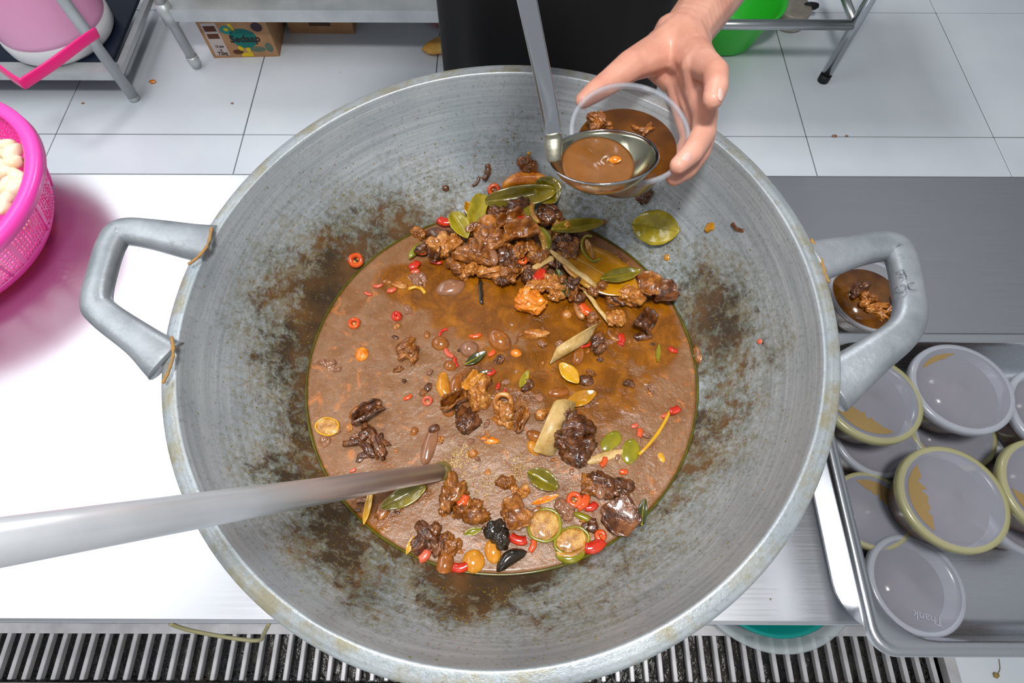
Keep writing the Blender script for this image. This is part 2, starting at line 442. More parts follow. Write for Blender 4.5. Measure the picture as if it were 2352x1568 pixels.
MAT_STEW = soup_material()
MAT_OIL = M('olive_oil_edge', (92, 88, 14), (70, 66, 10), .12, ns=60)
def soup_mesh():
    n, m = 160, 36; vs = [(0, 0, 0)]; fs = []
    for i in range(n):
        a = 2 * pi * i / n; _, r = soup_radius(a, ZS)
        for j in range(1, m + 1):
            q = r * j / m
            x, y = q * cos(a), q * sin(a)
            z = .0012 * noise.noise((x * 40, y * 40, 3)) * (1 - (j / m) ** 8)
            if j == m: z = .0008
            vs.append((x, y, z))
    for i in range(n):
        k = (i + 1) % n
        fs.append((0, 1 + i * m, 1 + k * m))
        for j in range(m - 1): fs.append((1 + i * m + j, 1 + i * m + j + 1, 1 + k * m + j + 1, 1 + k * m + j))
    # depth: the liquid fills the wok below its surface
    b0 = len(vs)
    for q in (0.035, .065):
        for i in range(n):
            a = 2 * pi * i / n; c, r = soup_radius(a, ZS - q)
            vs.append((c.x - SO.x + (r - .001) * cos(a), c.y - SO.y + (r - .001) * sin(a), -q))
    for i in range(n):
        k = (i + 1) % n
        fs.append((i * m + m, b0 + i, b0 + k, k * m + m)); fs.append((b0 + i, b0 + n + i, b0 + n + k, b0 + k))
    fs.append(tuple(b0 + n + i for i in range(n))[::-1])
    return mesh(vs, fs)
stew = link('stew', soup_mesh(), MAT_STEW, loc=SO)
tag(stew, 'brown stew liquid with orange oily patches pooled in the wok', 'stew')
ring = []
for i in range(161):
    a = 2 * pi * i / 160; _, r = soup_radius(a, ZS); ring.append(((r - .0012) * cos(a), (r - .0012) * sin(a), .0006))
tag(link('oil_edge', sweep(ring, [.0014 + .0009 * noise.noise((i * .13, 0, 0)) for i in range(161)], .0012, (0, 0, 1), 6), MAT_OIL, stew), 'thin olive oil line around the edge')
# ------------------------------------------------------------------ food: materials and shapes
def food(name, c, c2, rough=.16, ns=110, bump=.4, c3=None, sss=.0, coat=.6, bd=.003):
    t = NT(name); n = t.noise(ns, 5, .6)
    if c3: col = t.ramp(n, (.3, S(c)), (.5, S(c2)), (.68, S(c3)))
    else: col = t.ramp(n, (.32, S(c)), (.66, S(c2)))
    t.set(col=col, rough=rough, coat=coat, sss=sss); t.b.inputs['Coat Roughness'].default_value = .12
    t.bump(t.noise(ns * 2.4, 4), bump, bd); return t.m
FM = {
 'meat': food('braised_meat', (82, 40, 7), (138, 78, 20), c3=(184, 118, 48)),
 'dark': food('dark_braised_meat', (40, 20, 8), (92, 50, 20), c3=(140, 86, 46)),
 'tan': food('tan_braised_meat', (132, 70, 16), (184, 114, 42), c3=(218, 160, 86)),
 'orange': food('orange_glazed_meat', (186, 90, 4), (226, 126, 14), c3=(240, 160, 52)),
 'bean': food('brown_glossy_bean', (124, 66, 16), (174, 104, 38), .16, 50, .1),
 'ybean': food('yellow_brown_bean', (182, 112, 16), (222, 150, 44), .16, 50, .1),
 'bone': food('pale_bone', (176, 136, 66), (224, 190, 130), .4, 70, .3, coat=.1),
 'red': food('red_chilli_skin', (172, 24, 8), (222, 62, 30), .16, 60, .05),
 'ored': food('orange_chilli_skin', (200, 62, 10), (232, 100, 34), .18, 60, .05),
 'pinkred': food('sauce_veiled_chilli', (196, 84, 54), (216, 96, 66), .3, 60, .05),
 'seed': food('chilli_seed', (190, 140, 70), (220, 176, 100), .35, 60, .05),
 'green': food('green_tomato_skin', (112, 108, 6), (152, 140, 18), .16, 40, .06),
 'pulp': food('green_tomato_pulp', (124, 76, 20), (182, 124, 46), .22, 130, .5, c3=(212, 168, 84)),
 'leafy': food('yellow_green_leaf', (122, 110, 6), (178, 158, 24), .2, 40, .2),
 'leafo': food('olive_leaf', (84, 78, 6), (136, 118, 16), .2, 40, .2),
 'leafd': food('dark_green_leaf', (38, 48, 18), (66, 74, 26), .2, 40, .2),
 'leafb': food('sauce_brown_leaf', (160, 102, 4), (196, 136, 12), .2, 30, .2),
 'shell': food('black_shell_skin', (18, 16, 14), (58, 44, 28), .15, 40, .2),
 'mauve': food('grey_brown_shallot', (128, 84, 58), (164, 114, 82), .2, 40, .1),
 'yellow': food('yellow_pepper', (196, 140, 20), (224, 172, 40), .2, 40, .1),
}
def blob_mesh(w, h, t, amp=.3, freq=1.5, seed=0, sub=3, bend=0, taper=0, fib=0):
    me = ico(sub); o = V((seed * 7.13, seed * 3.7, seed * 1.9))
    for v in me.vertices:
        p = v.co.copy()
        n1 = noise.noise(p * freq + o); n2 = noise.noise(p * freq * 2.6 + o * 1.7); n3 = noise.noise(p * freq * 5.5 + o * 2.1)
        e_ = 1 + amp * (n1 * 1.1 + .55 * n2 + .28 * n3)
        if fib: e_ += fib * (.5 - abs(noise.noise(V((p.x * 2.2, p.y * 6, p.z * 6)) + o)) * 2)
        p = p * e_
        if taper: p.y *= 1 + taper * p.x; p.z *= 1 + taper * .6 * p.x
        q = V((p.x * w / 2, p.y * h / 2, p.z * t / 2))
        if bend: q.y += bend * w * (p.x * p.x - .4)
        v.co = q
    return me
def cluster_mesh(w, h, t, seed, k=4):
    r = random.Random(seed); ms = []
    for i in range(k):
        a = r.uniform(.5, .8)
        m_ = blob_mesh(w * a, h * a, t * r.uniform(.6, 1), .36, 1.8, seed * 5 + i, 4 if w * h > 3e-4 else 3, fib=.08)
        m_.transform(Matrix.Translation((r.uniform(-.26, .26) * w, r.uniform(-.26, .26) * h, r.uniform(-.15, .3) * t)) @ Matrix.Rotation(r.uniform(0, 3), 4, 'Z') @ Matrix.Rotation(r.uniform(-.5, .5), 4, 'X'))
        ms.append(m_)
    return join(*ms)
def sheet_mesh(w, h, curl, seed, th=.0016, nx=18, ny=12):
    o = V((seed * 2.31, seed * 5.7, 0)); vs, fs = [], []
    for i in range(nx + 1):
        for j in range(ny + 1):
            u, v = i / nx * 2 - 1, j / ny * 2 - 1
            e = 1 + .3 * noise.noise(V((u * 1.4, v * 1.4, 0)) + o)
            # squeeze corners so that the outline is ragged, not rectangular
            c = 1 - .28 * (u * u * v * v)
            x, y = u * w / 2 * e * c, v * h / 2 * e * c
            z = curl * (v * v) * h + .35 * curl * w * noise.noise(V((u * 2.2, v * 2.2, 4)) + o) + .12 * curl * w * noise.noise(V((u * 6, v * 6, 2)) + o)
            vs.append((x, y * (1 - .35 * abs(curl)), z))
    for i in range(nx):
        for j in range(ny):
            a = i * (ny + 1) + j; fs.append((a, a + ny + 1, a + ny + 2, a + 1))
    return solid(mesh(vs, fs), th)
def leaf_mesh(L, w, fold=.25, curl=.1, seed=0, th=.0006, blunt=.75, n=20, m=8):
    vs, fs = [], []; mid = []
    o = V((seed * 3.1, 0, 0))
    for i in range(n + 1):
        u = i / n; ww = w / 2 * max(sin(pi * min(1, u * .985 + .01)) ** blunt, .02) * (1 + .08 * noise.noise(V((u * 5, 0, 0)) + o))
        for j in range(m + 1):
            v = j / m * 2 - 1
            x = (u - .5) * L; y = v * ww
            z = fold * abs(v) * ww + curl * L * (u - .5) ** 2 * 2 + .05 * w * noise.noise(V((u * 5, v * 2, 1)) + o)
            vs.append((x, y, z))
            if j == m // 2: mid.append((x, y, z + .0003))
    for i in range(n):
        for j in range(m):
            a = i * (m + 1) + j; fs.append((a, a + m + 1, a + m + 2, a + 1))
    return solid(mesh(vs, fs), th), mid
def ring_mesh(d, th, seed=0, gap=0):
    r = d / 2 - th; pts = []
    n = 26; a1 = 2 * pi - gap
    for i in range(n + 1):
        a = a1 * i / n + gap / 2; q = r * (1 + .14 * noise.noise((cos(a), sin(a), seed)))
        pts.append((q * cos(a), q * sin(a), 0))
    return sweep(pts, th, th * 1.25, (0, 0, 1), 8, cap=bool(gap))
def chilli_mesh(L, d, seed, bend=.15):
    pts = []; n = 8
    for i in range(n + 1):
        u = i / n - .5; pts.append((u * L, bend * L * (u * u * 4 - .4), 0))
    r = [d / 2 * (1 - .25 * abs(i / n - .5)) * (1 + .2 * noise.noise((i * .6, seed, 0))) for i in range(n + 1)]
    return sweep(pts, r, [q * .72 for q in r], (0, 0, 1), 10)

FOOD_N = 0; USED = {}; SPOTS = []
def place(me, name, mat, px, py, rot, label, cat, lift=0, tilt=(0, 0), group=None, zs=None):
    p, nr, insoup = wok_hit(px, py, True, zs)
    k = .75 if not insoup else 1
    zax = V((0, 0, 1)).lerp(nr, k).normalized()
    xa = V((cos(radians(rot)), sin(radians(rot)), 0)); xa = (xa - zax * xa.dot(zax)).normalized()
    mat4 = frame_mat(p + V((0, 0, 1)) * lift, xa, zax.cross(xa), zax) @ Matrix.Rotation(tilt[0], 4, 'X') @ Matrix.Rotation(tilt[1], 4, 'Y')
    o = link(name, me, mat); o.matrix_world = mat4
    tag(o, label, cat, group); return o
def px2m(px, py):
    p, _, _ = wok_hit(px, py); return (p - CAM).dot(FW) / FPX
def F(kind, px, py, w, h, rot, mat, label, lift=0, name=None, cat=None, tilt=(0, 0), t=None, group=None, **k):
    """one piece of food at pixel (px, py), w by h pixels across"""
    global FOOD_N; FOOD_N += 1; sd = FOOD_N
    SPOTS.append((px, py, label))
    s = px2m(px, py) * (1.1 if kind in ('chunk', 'sheet', 'blob') else 1.06); W, H = w * s, h * s
    m_ = FM[mat]; T = (t * s if t else min(W, H) * .8); kids = []
    if kind == 'chunk':
        me = cluster_mesh(W, H, T, sd, k.get('k', 4)); nm, ct = 'meat_chunk', 'meat'
    elif kind == 'blob':
        me = blob_mesh(W, H, T, k.get('amp', .28), k.get('freq', 1.5), sd, 3, k.get('bend', 0), k.get('taper', 0)); nm, ct = 'meat_piece', 'meat'
    elif kind == 'bean':
        me = blob_mesh(W, H, T, .09, 1.1, sd, 3, k.get('bend', 0)); nm, ct = 'bean', 'bean'
    elif kind == 'sheet':
        me = sheet_mesh(W, H, k.get('curl', .35), sd); nm, ct = 'skin_strip', 'meat'
    elif kind == 'leaf':
        me, mid = leaf_mesh(W, H, k.get('fold', .3), k.get('curl', .12), sd, blunt=k.get('blunt', .65)); nm, ct = 'leaf', 'leaf'
        mr = [max(.0011 * (1 - i / len(mid)), .0003) for i in range(len(mid))]
        kids.append(('midrib', sweep(mid, mr, mr, (0, 0, 1), 6), FM[k.get('rib', 'leafy')]))
    elif kind == 'ring':
        me = ring_mesh(W, W * k.get('th', .17), sd, k.get('gap', 0)); nm, ct = 'chilli_ring', 'chilli'
        r = random.Random(sd)
        kids.append(('seed', join(*[xf(blob_mesh(W * .2, W * .15, W * .1, .1, 1, i, 1), Matrix.Translation((r.uniform(-.16, .16) * W, r.uniform(-.16, .16) * W, 0))) for i in range(4)]), FM['seed']))
    elif kind == 'chilli':
        me = chilli_mesh(W, H, sd, k.get('bend', .15)); nm, ct = 'chilli_piece', 'chilli'
    elif kind == 'wedge':      # crescent of green tomato: skin outside, pulp on the cut face
        n = 22; vs = []; pts = []; rr = []
        for i in range(n + 1):
            u = i / n * 2 - 1; pts.append((u * W / 2, k.get('bow', .5) * H * (1 - u * u) - H * .2, 0)); rr.append(max(H * .42 * sqrt(max(1 - u * u, 0)), .0006))
        me = sweep(pts, rr, [q * .8 for q in rr], (0, 0, 1), 12, 2.2); nm, ct = 'green_tomato_wedge', 'green tomato'
        if k.get('pulp', 1):
            kids.append(('pulp', xf(sweep(pts, [q * .62 for q in rr], [q * .5 for q in rr], (0, 0, 1), 10), Matrix.Translation((0, -H * .18, H * .12))), FM['pulp']))
    elif kind == 'slice':      # round slice: skin ring and pulp
        me = xf(ring_mesh(W, W * .05, sd, k.get('gap', 0)), Matrix.Diagonal((1, H / W, 1, 1))); nm, ct = 'green_tomato_slice', 'green tomato'
        pm = xf(blob_mesh(W * .86, H * .86, W * .13, .12, 3, sd, 4), Matrix.Identity(4))
        if k.get('gap'):
            pm = xf(blob_mesh(W * .3, H * .7, W * .1, .2, 2, sd, 3), Matrix.Translation((-W * .1, 0, 0)))
        kids.append(('pulp', pm, FM['pulp']))
    elif kind == 'stick':
        rr = [H / 2 * (.7 + .5 * abs(noise.noise((i * .8, sd, 0)))) for i in range(9)]; rr[0] *= .6; rr[-1] *= .55
        pts = [((i / 8 - .5) * W, H * .5 * noise.noise((i * .35, sd, 3)), 0) for i in range(9)]
        me = sweep(pts, rr, [q * .7 for q in rr], (0, 0, 1), 10, 3); nm, ct = 'bone_stick', 'bone'
    elif kind == 'shard':      # flat slanting bone plate with a broken edge
        sl = k.get('slant', .35); o8 = [(-.5, -.5), (.45, -.5), (.5, -.1), (.5, .5), (-.1, .5), (-.5, .42)]
        vs = [(x * W + sl * W * y, y * H, z) for z in (-T / 2, T / 2) for x, y in o8]; q = len(o8)
        me = mesh(vs, [tuple(range(q))[::-1], tuple(range(q, 2 * q))] + [(i, (i + 1) % q, q + (i + 1) % q, q + i) for i in range(q)])
        bm = bmesh.new(); bm.from_mesh(me); bmesh.ops.bevel(bm, geom=bm.edges[:], offset=min(W, H) * .06, segments=2, affect='EDGES'); bm.to_mesh(me); bm.free()
        nm, ct = 'bone_plate', 'bone'
    o = place(me, name or nm, m_, px, py, rot, label, cat or ct, lift + (T * (.12 if lift > .004 else -.02) if kind in ('chunk', 'blob', 'bean') else .001), tilt, group)
    for kn, km, kmat in kids: link(kn, km, kmat, o)
    USED.setdefault(label, []).append(o.name)
    return o

# --- pieces on the far wall and the heap below it
F('chunk', 1217, 383, 44, 34, 20, 'meat', 'topmost meat scrap stuck to the far wok wall below the ladle handle', lift=.003)
F('blob', 1207, 424, 100, 30, 8, 'orange', 'orange-brown finger-shaped meat lying highest on the heap', lift=.006, amp=.14, bend=-.12)
F('ring', 1135, 441, 30, 24, 0, 'ored', 'orange chilli ring on the wall left of the finger-shaped meat', lift=.003)
F('ring', 819, 602, 34, 24, 0, 'ored', 'lone orange chilli ring on the wall left of the stew', lift=.003)
F('bean', 1024, 433, 16, 13, 0, 'dark', 'small dark bit on the bare wall left of the upper chilli ring', lift=.001)
F('bean', 1215, 352, 9, 8, 0, 'yellow', 'tiny yellow seed on the wall above the topmost meat scrap', name='seed', cat='seed')
F('leaf', 1258, 447, 62, 62, -60, 'leafo', 'curly olive leaf standing behind the top of the heap', lift=.006, curl=.5)
F('leaf', 1195, 468, 150, 46, 10, 'leafo', 'long olive leaf lying across the top of the heap', lift=.013, curl=.1, fold=.5, blunt=.4)
F('leaf', 1099, 500, 84, 40, 78, 'leafy', 'yellow-green leaf standing upright at the left of the heap top', lift=.012, fold=.5, blunt=.3)
F('leaf', 1082, 490, 44, 26, 120, 'leafb', 'small brown leaf tip left of the upright yellow-green leaf', lift=.004)
F('wedge', 1222, 506, 66, 34, 96, 'green', 'half-moon green tomato slice at the right of the heap top', lift=.016)
F('chunk', 1262, 505, 46, 62, 20, 'dark', 'dark meat lump right of the half-moon tomato slice', lift=.008)
F('chunk', 1172, 506, 84, 48, -8, 'dark', 'dark meat lump under the long olive leaf', lift=.010)
F('sheet', 1178, 530, 66, 40, 20, 'meat', 'curled brown skin below the long olive leaf', lift=.018, curl=.5)
F('chilli', 1023, 514, 28, 22, -12, 'red', 'bright red chilli cube on the wall left of the heap', lift=.004)
F('leaf', 1058, 536, 76, 40, -62, 'leafy', 'folded olive-yellow leaf standing left in the heap', lift=.014, fold=.7)
F('chunk', 960, 541, 34, 30, 10, 'meat', 'small brown scrap at the far left tip of the heap', lift=.002)
F('blob', 1014, 549, 62, 34, -18, 'dark', 'smooth dark brown skin roll at the left of the heap', lift=.006, amp=.12)
F('wedge', 970, 578, 70, 24, 36, 'green', 'thin green tomato crescent at the left edge of the heap', lift=.004, pulp=0)
F('chilli', 975, 583, 22, 20, 20, 'ored', 'round orange chilli piece beside the thin green crescent', lift=.007)
F('chilli', 993, 572, 24, 16, 40, 'pinkred', 'brownish red chilli piece touching the tan meat on the left', lift=.007)
F('chilli', 952, 612, 22, 18, 40, 'red', 'red chilli piece below the thin green crescent', lift=.002)
F('chilli', 954, 624, 16, 12, 10, 'pinkred', 'half sunken red chilli below the red piece left of the heap')
F('chunk', 1022, 584, 72, 38, 24, 'tan', 'tan meat piece at the left of the heap', lift=.009)
F('sheet', 1045, 580, 42, 40, 40, 'tan', 'pale curled skin right of the tan meat', lift=.010, curl=.55)
F('chilli', 1003, 605, 24, 9, -8, 'red', 'thin red chilli sliver under the tan meat', lift=.002)
F('chunk', 1105, 548, 64, 40, 10, 'meat', 'brown meat lump below the upright yellow-green leaf', lift=.012)
F('blob', 1123, 534, 36, 30, -8, 'tan', 'square tan meat cube in the middle of the heap', lift=.022, amp=.12)
F('chunk', 1130, 568, 84, 52, -20, 'meat', 'reddish brown meat lump in the heap centre', lift=.018)
F('sheet', 1196, 566, 78, 54, 14, 'meat', 'large curled brown skin in the heap centre', lift=.022, curl=.5)
F('chunk', 1205, 585, 62, 36, 10, 'meat', 'brown meat under the large curled skin', lift=.014)
F('chilli', 1199, 527, 20, 13, 10, 'red', 'red chilli bit between the dark lump and the tomato slice', lift=.022)
F('chunk', 1090, 598, 86, 54, -10, 'meat', 'broad brown meat lump at the front left of the heap', lift=.012)
F('chunk', 1068, 622, 34, 36, 40, 'tan', 'thin tan meat string hanging off the heap front', lift=.004)
F('blob', 1128, 603, 28, 56, 24, 'mauve', 'grey-brown shallot petal stuck in the heap front', lift=.017, amp=.1)
F('chunk', 1165, 612, 52, 46, 0, 'dark', 'dark meat lump in a gap of the heap front', lift=.008)
F('wedge', 1246, 568, 64, 32, -70, 'green', 'plump green tomato wedge standing right of the heap centre', lift=.018, bow=.35)
F('sheet', 1187, 598, 36, 48, 80, 'meat', 'upright brown skin piece left of the orange chilli bit', lift=.014, curl=.3)
F('ring', 1200, 613, 22, 20, 10, 'ored', 'small orange chilli bit in the heap front', lift=.014)
F('chunk', 1232, 600, 46, 40, 30, 'meat', 'brown meat behind the short bone stick', lift=.010)
F('stick', 1246, 620, 52, 17, 28, 'bone', 'short orange-tan bone stick in the heap front', lift=.015)
F('chunk', 1178, 636, 60, 40, -10, 'meat', 'brown meat lump below the shallot petal', lift=.006)
F('chunk', 1215, 640, 42, 46, 40, 'dark', 'dark meat under the short bone stick', lift=.005)
F('chunk', 1096, 631, 42, 36, 30, 'tan', 'pale tan meat at the front edge of the heap', lift=.008)
F('chunk', 1138, 636, 60, 26, -6, 'tan', 'long tan meat strip at the front edge of the heap', lift=.007)
F('stick', 1105, 672, 62, 13, 98, 'shell', 'thin dark quill pointing down out of the heap', lift=.001, name='quill', cat='scrap')
F('chilli', 1236, 645, 30, 24, 50, 'red', 'deep red chilli piece in front of the bone stick', lift=.012)
F('chunk', 1255, 648, 26, 34, 10, 'tan', 'tan scrap right of the deep red chilli', lift=.008)
F('chunk', 1288, 535, 40, 40, 0, 'leafb' , 'orange-brown skin behind the dark right leaf', lift=.006, name='skin_strip')
F('leaf', 1324, 538, 116, 36, 10, 'leafo', 'dark olive leaf pointing right on the heap', lift=.013, fold=.5)
F('chunk', 1292, 566, 60, 40, 10, 'dark', 'dark meat under the right olive leaf', lift=.006)
F('chunk', 1300, 590, 66, 36, -20, 'meat', 'brown meat lump above the big yellow-brown leaf', lift=.008)
F('slice', 1356, 588, 52, 66, 20, 'green', 'curved olive tomato ring on the right side of the heap', lift=.016, gap=2.2, tilt=(.2, .2))
F('chilli', 1330, 573, 16, 12, 50, 'ored', 'orange chilli bit left of the curved olive tomato ring', lift=.012)
F('chunk', 1404, 602, 48, 26, -6, 'meat', 'brown meat at the wall right of the curved olive ring', lift=.005)
F('leaf', 1368, 634, 196, 104, -34, 'leafb', 'big yellow-brown leaf with thick pale midrib right of the heap', lift=.012, fold=.1, rib='bone', curl=.05)
F('stick', 1312, 634, 132, 16, -43, 'bone', 'thick pale leaf stalk along the big yellow-brown leaf', lift=.017, name='leaf_stalk', cat='leaf')
F('leaf', 1420, 652, 92, 34, 14, 'leafo', 'olive leaf end folded over the big yellow-brown leaf', lift=.018, fold=.3)
F('chilli', 1456, 637, 22, 9, -55, 'ored', 'orange chilli sliver at the tip of the big leaf', lift=.007)
F('blob', 1340, 650, 60, 22, -50, 'dark', 'dark meat strip under the thick pale stalk', lift=.006)
F('leaf', 1290, 660, 76, 24, -72, 'leafd', 'narrow grey-green leaf standing left of the big leaf', lift=.008, fold=.5)
F('chunk', 1208, 702, 60, 54, 10, 'orange', 'glossy orange chicken piece in front of the heap', lift=.006)
F('chunk', 1232, 668, 46, 32, 40, 'tan', 'pale tan end of meat behind the glossy orange chicken', lift=.008)
F('bean', 1035, 661, 64, 42, 16, 'mauve', 'striped oval nut floating left in front of the heap', t=26, name='nut', cat='nut')
F('chunk', 962, 641, 54, 28, 10, 'mauve', 'sauce-covered meat at the left front of the heap', lift=-.002)
F('bean', 890, 646, 26, 14, -6, 'bean', 'dark bean near the far left edge of the stew', lift=-.001)
F('blob', 918, 655, 36, 16, -10, 'tan', 'pale tan scrap near the dark bean at the far left')
F('chilli', 960, 664, 38, 9, -16, 'yellow', 'small yellow crescent left of the striped nut', bend=-.3, name='pepper_strip', cat='pepper')
F('chilli', 868, 657, 20, 9, 10, 'pinkred', 'sauce-veiled chilli strip nearest the far left stew edge')
F('chilli', 900, 667, 18, 12, 20, 'pinkred', 'sauce-veiled chilli strip right of the far left edge strip')
F('chilli', 846, 675, 16, 8, -20, 'pinkred', 'sauce-veiled chilli strip below the far left edge strip')
F('ring', 912, 727, 24, 22, 0, 'red', 'red chilli ring with a dark seed in the left stew', th=.24)
F('ring', 814, 743, 28, 24, 0, 'ored', 'orange chilli ring near the left stew edge')
F('blob', 1410, 688, 42, 36, -8, 'meat', 'smooth brown meat cube below the folded leaf end', amp=.14, lift=.003)
F('chunk', 1448, 690, 46, 60, 10, 'tan', 'knobbly tan meat at the right of the big leaf', lift=.006)
F('sheet', 1482, 675, 50, 70, -20, 'meat', 'folded brown skin right of the knobbly tan meat', lift=.010, curl=.4)
F('sheet', 1526, 682, 54, 58, 20, 'dark', 'ragged brown skin on the wall at the far right of the heap', lift=.006, curl=.3)
F('chunk', 1412, 736, 44, 40, 10, 'tan', 'tan meat cube with a pale top in the right stew', lift=.002)
F('stick', 1368, 708, 110, 12, -60, 'bone', 'pale pointed splinter right of the red chilli tube', lift=.006)
F('chilli', 1344, 715, 28, 22, -50, 'ored', 'orange-red chilli tube beside the pale splinter', lift=.004)
F('blob', 1327, 706, 68, 20, -75, 'meat', 'club-shaped brown meat left of the pale splinter', lift=.003, amp=.12, taper=.3)
F('chunk', 1362, 744, 44, 40, 10, 'meat', 'brown meat lump at the lower end of the splinter', lift=.002)
F('bean', 1302, 722, 24, 22, 0, 'tan', 'knobbly pale scrap left of the club-shaped meat', name='meat_scrap', cat='meat')
F('sheet', 1475, 752, 40, 62, -40, 'dark', 'dark curled skin floating at the right stew edge', lift=.003, curl=.6)
F('blob', 1476, 772, 44, 22, 10, 'dark', 'dark meat in front of the curled skin at the right', amp=.2)
F('blob', 1232, 766, 58, 22, -4, 'tan', 'pale yellowish fat piece below the glossy orange chicken', amp=.3)
F('stick', 1190, 776, 32, 8, 60, 'meat', 'thin brown scrap left of the pale yellowish fat')

# --- pieces floating in the middle of the stew
F('bean', 1146, 781, 62, 46, -42, 'bean', 'largest smooth brown nut in the middle of the stew', t=38, name='nut', cat='nut')
F('bean', 1012, 789, 40, 34, -10, 'bean', 'round brown nut left of the largest nut', name='nut', cat='nut')
F('bean', 1078, 801, 42, 40, 10, 'mauve', 'matt greyish nut between the two brown nuts', name='nut', cat='nut')
F('chunk', 938, 801, 74, 34, -40, 'meat', 'bumpy tapering meat in the left middle of the stew')
F('bean', 908, 775, 18, 10, -20, 'dark', 'tiny dark bean at the tip of the bumpy meat')
F('bean', 831, 813, 30, 34, 0, 'orange', 'round orange-tan lump near the left stew edge', name='meat_scrap', cat='meat', t=16)
F('bean', 981, 769, 14, 20, 0, 'bean', 'tiny brown bean above the round brown nut')
F('chilli', 1016, 764, 26, 7, 55, 'red', 'thin curved red chilli sliver above the round brown nut', bend=-.3)
F('chilli', 1031, 812, 26, 12, -45, 'pinkred', 'pale red chilli strip below the round brown nut')
F('chilli', 1047, 833, 22, 10, -70, 'red', 'red chilli strip right of the small dark nut')
F('bean', 1034, 840, 30, 26, -10, 'bean', 'small dark nut below the pale red chilli strip', name='nut', cat='nut')
F('leaf', 1093, 826, 54, 20, 35, 'leafd', 'small dark green leaf below the matt nut', lift=.003)
F('leaf', 1112, 858, 40, 10, 14, 'leafd', 'thin dark leaf scrap left of the sunken red chilli', lift=.001)
F('chilli', 1129, 812, 16, 12, 40, 'ored', 'orange-red chilli bit right of the small green leaf')
F('bean', 1185, 811, 26, 20, -10, 'orange', 'small orange nut below right of the largest nut', name='nut', cat='nut')
F('chilli', 1127, 856, 18, 14, 30, 'red', 'sunken red chilli in the oily middle')
F('chilli', 1143, 888, 14, 9, 70, 'red', 'small red chilli bit left of the green strip')
F('chilli', 1156, 902, 18, 7, 50, 'red', 'thin red chilli hook below the small red bit')
F('bean', 1020, 886, 68, 30, -80, 'ybean', 'long yellow-brown bean, left one of the standing pair', bend=.08, t=24)
F('bean', 1049, 884, 58, 28, 84, 'bean', 'shorter brown bean, right one of the standing pair', bend=-.1, t=24)
F('bean', 983, 890, 24, 18, 65, 'dark', 'dark red-brown bean left of the standing pair')
F('chunk', 1098, 905, 50, 70, 10, 'tan', 'curled tan mushroom-like meat right of the bean pair', lift=.003)
F('sheet', 1086, 882, 50, 24, 50, 'ybean', 'yellowish skin fold on the mushroom-like meat', lift=.010, curl=.4)
F('sheet', 1045, 930, 62, 40, 30, 'meat', 'folded brown skin below the bean pair', lift=.006, curl=.7)
F('bean', 1030, 941, 30, 34, 20, 'bean', 'round brown lobe at the left of the folded skin', name='meat_scrap', cat='meat')
F('chunk', 1064, 968, 78, 46, 28, 'dark', 'dark angular meat below the folded brown skin', lift=.004)
F('sheet', 848, 955, 76, 40, 36, 'dark', 'dark folded skin, upper piece of the left cluster', lift=.006, curl=.5)
F('bean', 820, 945, 42, 24, 40, 'bean', 'smooth brown lobe at the upper left of the left cluster', name='meat_scrap', cat='meat')
F('bean', 868, 938, 26, 18, -20, 'orange', 'bright orange tip at the upper right of the left cluster', name='meat_scrap', cat='meat', lift=.005)
F('chilli', 826, 1000, 66, 16, 60, 'dark', 'dark C-shaped strip in the middle of the left cluster', bend=.45, name='skin_strip', cat='meat', lift=.002)
F('chunk', 852, 993, 44, 24, -16, 'dark', 'dark scrap beside the C-shaped strip', lift=.001)
F('chunk', 856, 1028, 80, 26, 20, 'dark', 'dark ragged meat, lower piece of the left cluster', lift=.003)
F('blob', 842, 1044, 44, 16, 16, 'dark', 'dark tail end below the left cluster', amp=.2)
F('bean', 883, 1041, 16, 14, 0, 'dark', 'tiny dark bead right of the left cluster tail')
F('chilli', 937, 913, 18, 10, 30, 'ored', 'orange-red chilli chip in the left middle stew')
F('ring', 982, 921, 24, 22, 0, 'pinkred', 'sauce-veiled chilli ring below the dark red bean')
F('slice', 752, 980, 56, 42, -10, 'yellow', 'orange round vegetable slice at the left stew edge', name='vegetable_slice', cat='vegetable')
F('chunk', 744, 1010, 34, 30, 0, 'mauve', 'greyish sauce lump below the orange vegetable slice', lift=-.003)
F('chunk', 752, 838, 36, 56, 0, 'mauve', 'greyish sauce lump at the left stew edge above the slice', lift=-.005)
F('chunk', 1146, 950, 66, 56, 10, 'tan', 'pale tan meat with a round hollow in the middle', lift=.002)
F('ring', 1155, 929, 46, 40, 0, 'tan', 'tan tube opening on top of the hollow meat', lift=.008, th=.13, name='meat_ring', cat='meat')
F('sheet', 1197, 968, 62, 30, 70, 'meat', 'upright brown meat strip left of the bone plate', lift=.004, curl=.4)
F('chunk', 1243, 956, 30, 26, 10, 'tan', 'small tan meat behind the bone plate', lift=.002)
F('blob', 986, 1022, 88, 30, 78, 'mauve', 'long sauce-coated meat stick above the paddle tip', amp=.14, t=20)
F('bean', 998, 986, 26, 18, 30, 'dark', 'dark cap on the long sauce-coated meat stick', name='meat_scrap', cat='meat', lift=.004)
F('bean', 952, 990, 18, 20, -30, 'bean', 'lone tiny brown bean left of the long meat stick')
F('blob', 1124, 1010, 44, 16, -14, 'orange', 'orange-brown chip above the pale foam', amp=.25, t=8)
F('chunk', 1080, 1012, 20, 16, 0, 'mauve', 'tiny grey-brown crumb above the foam', lift=-.001)
F('chilli', 1092, 772, 24, 10, 10, 'ored', 'orange scrap left of the largest nut', name='skin_scrap')
F('leaf', 1204, 872, 44, 16, 66, 'leafy', 'yellow-green strip in the oily middle', lift=.001)
F('chunk', 1215, 885, 34, 20, 30, 'dark', 'dark scrap beside the yellow-green strip', lift=-.001)
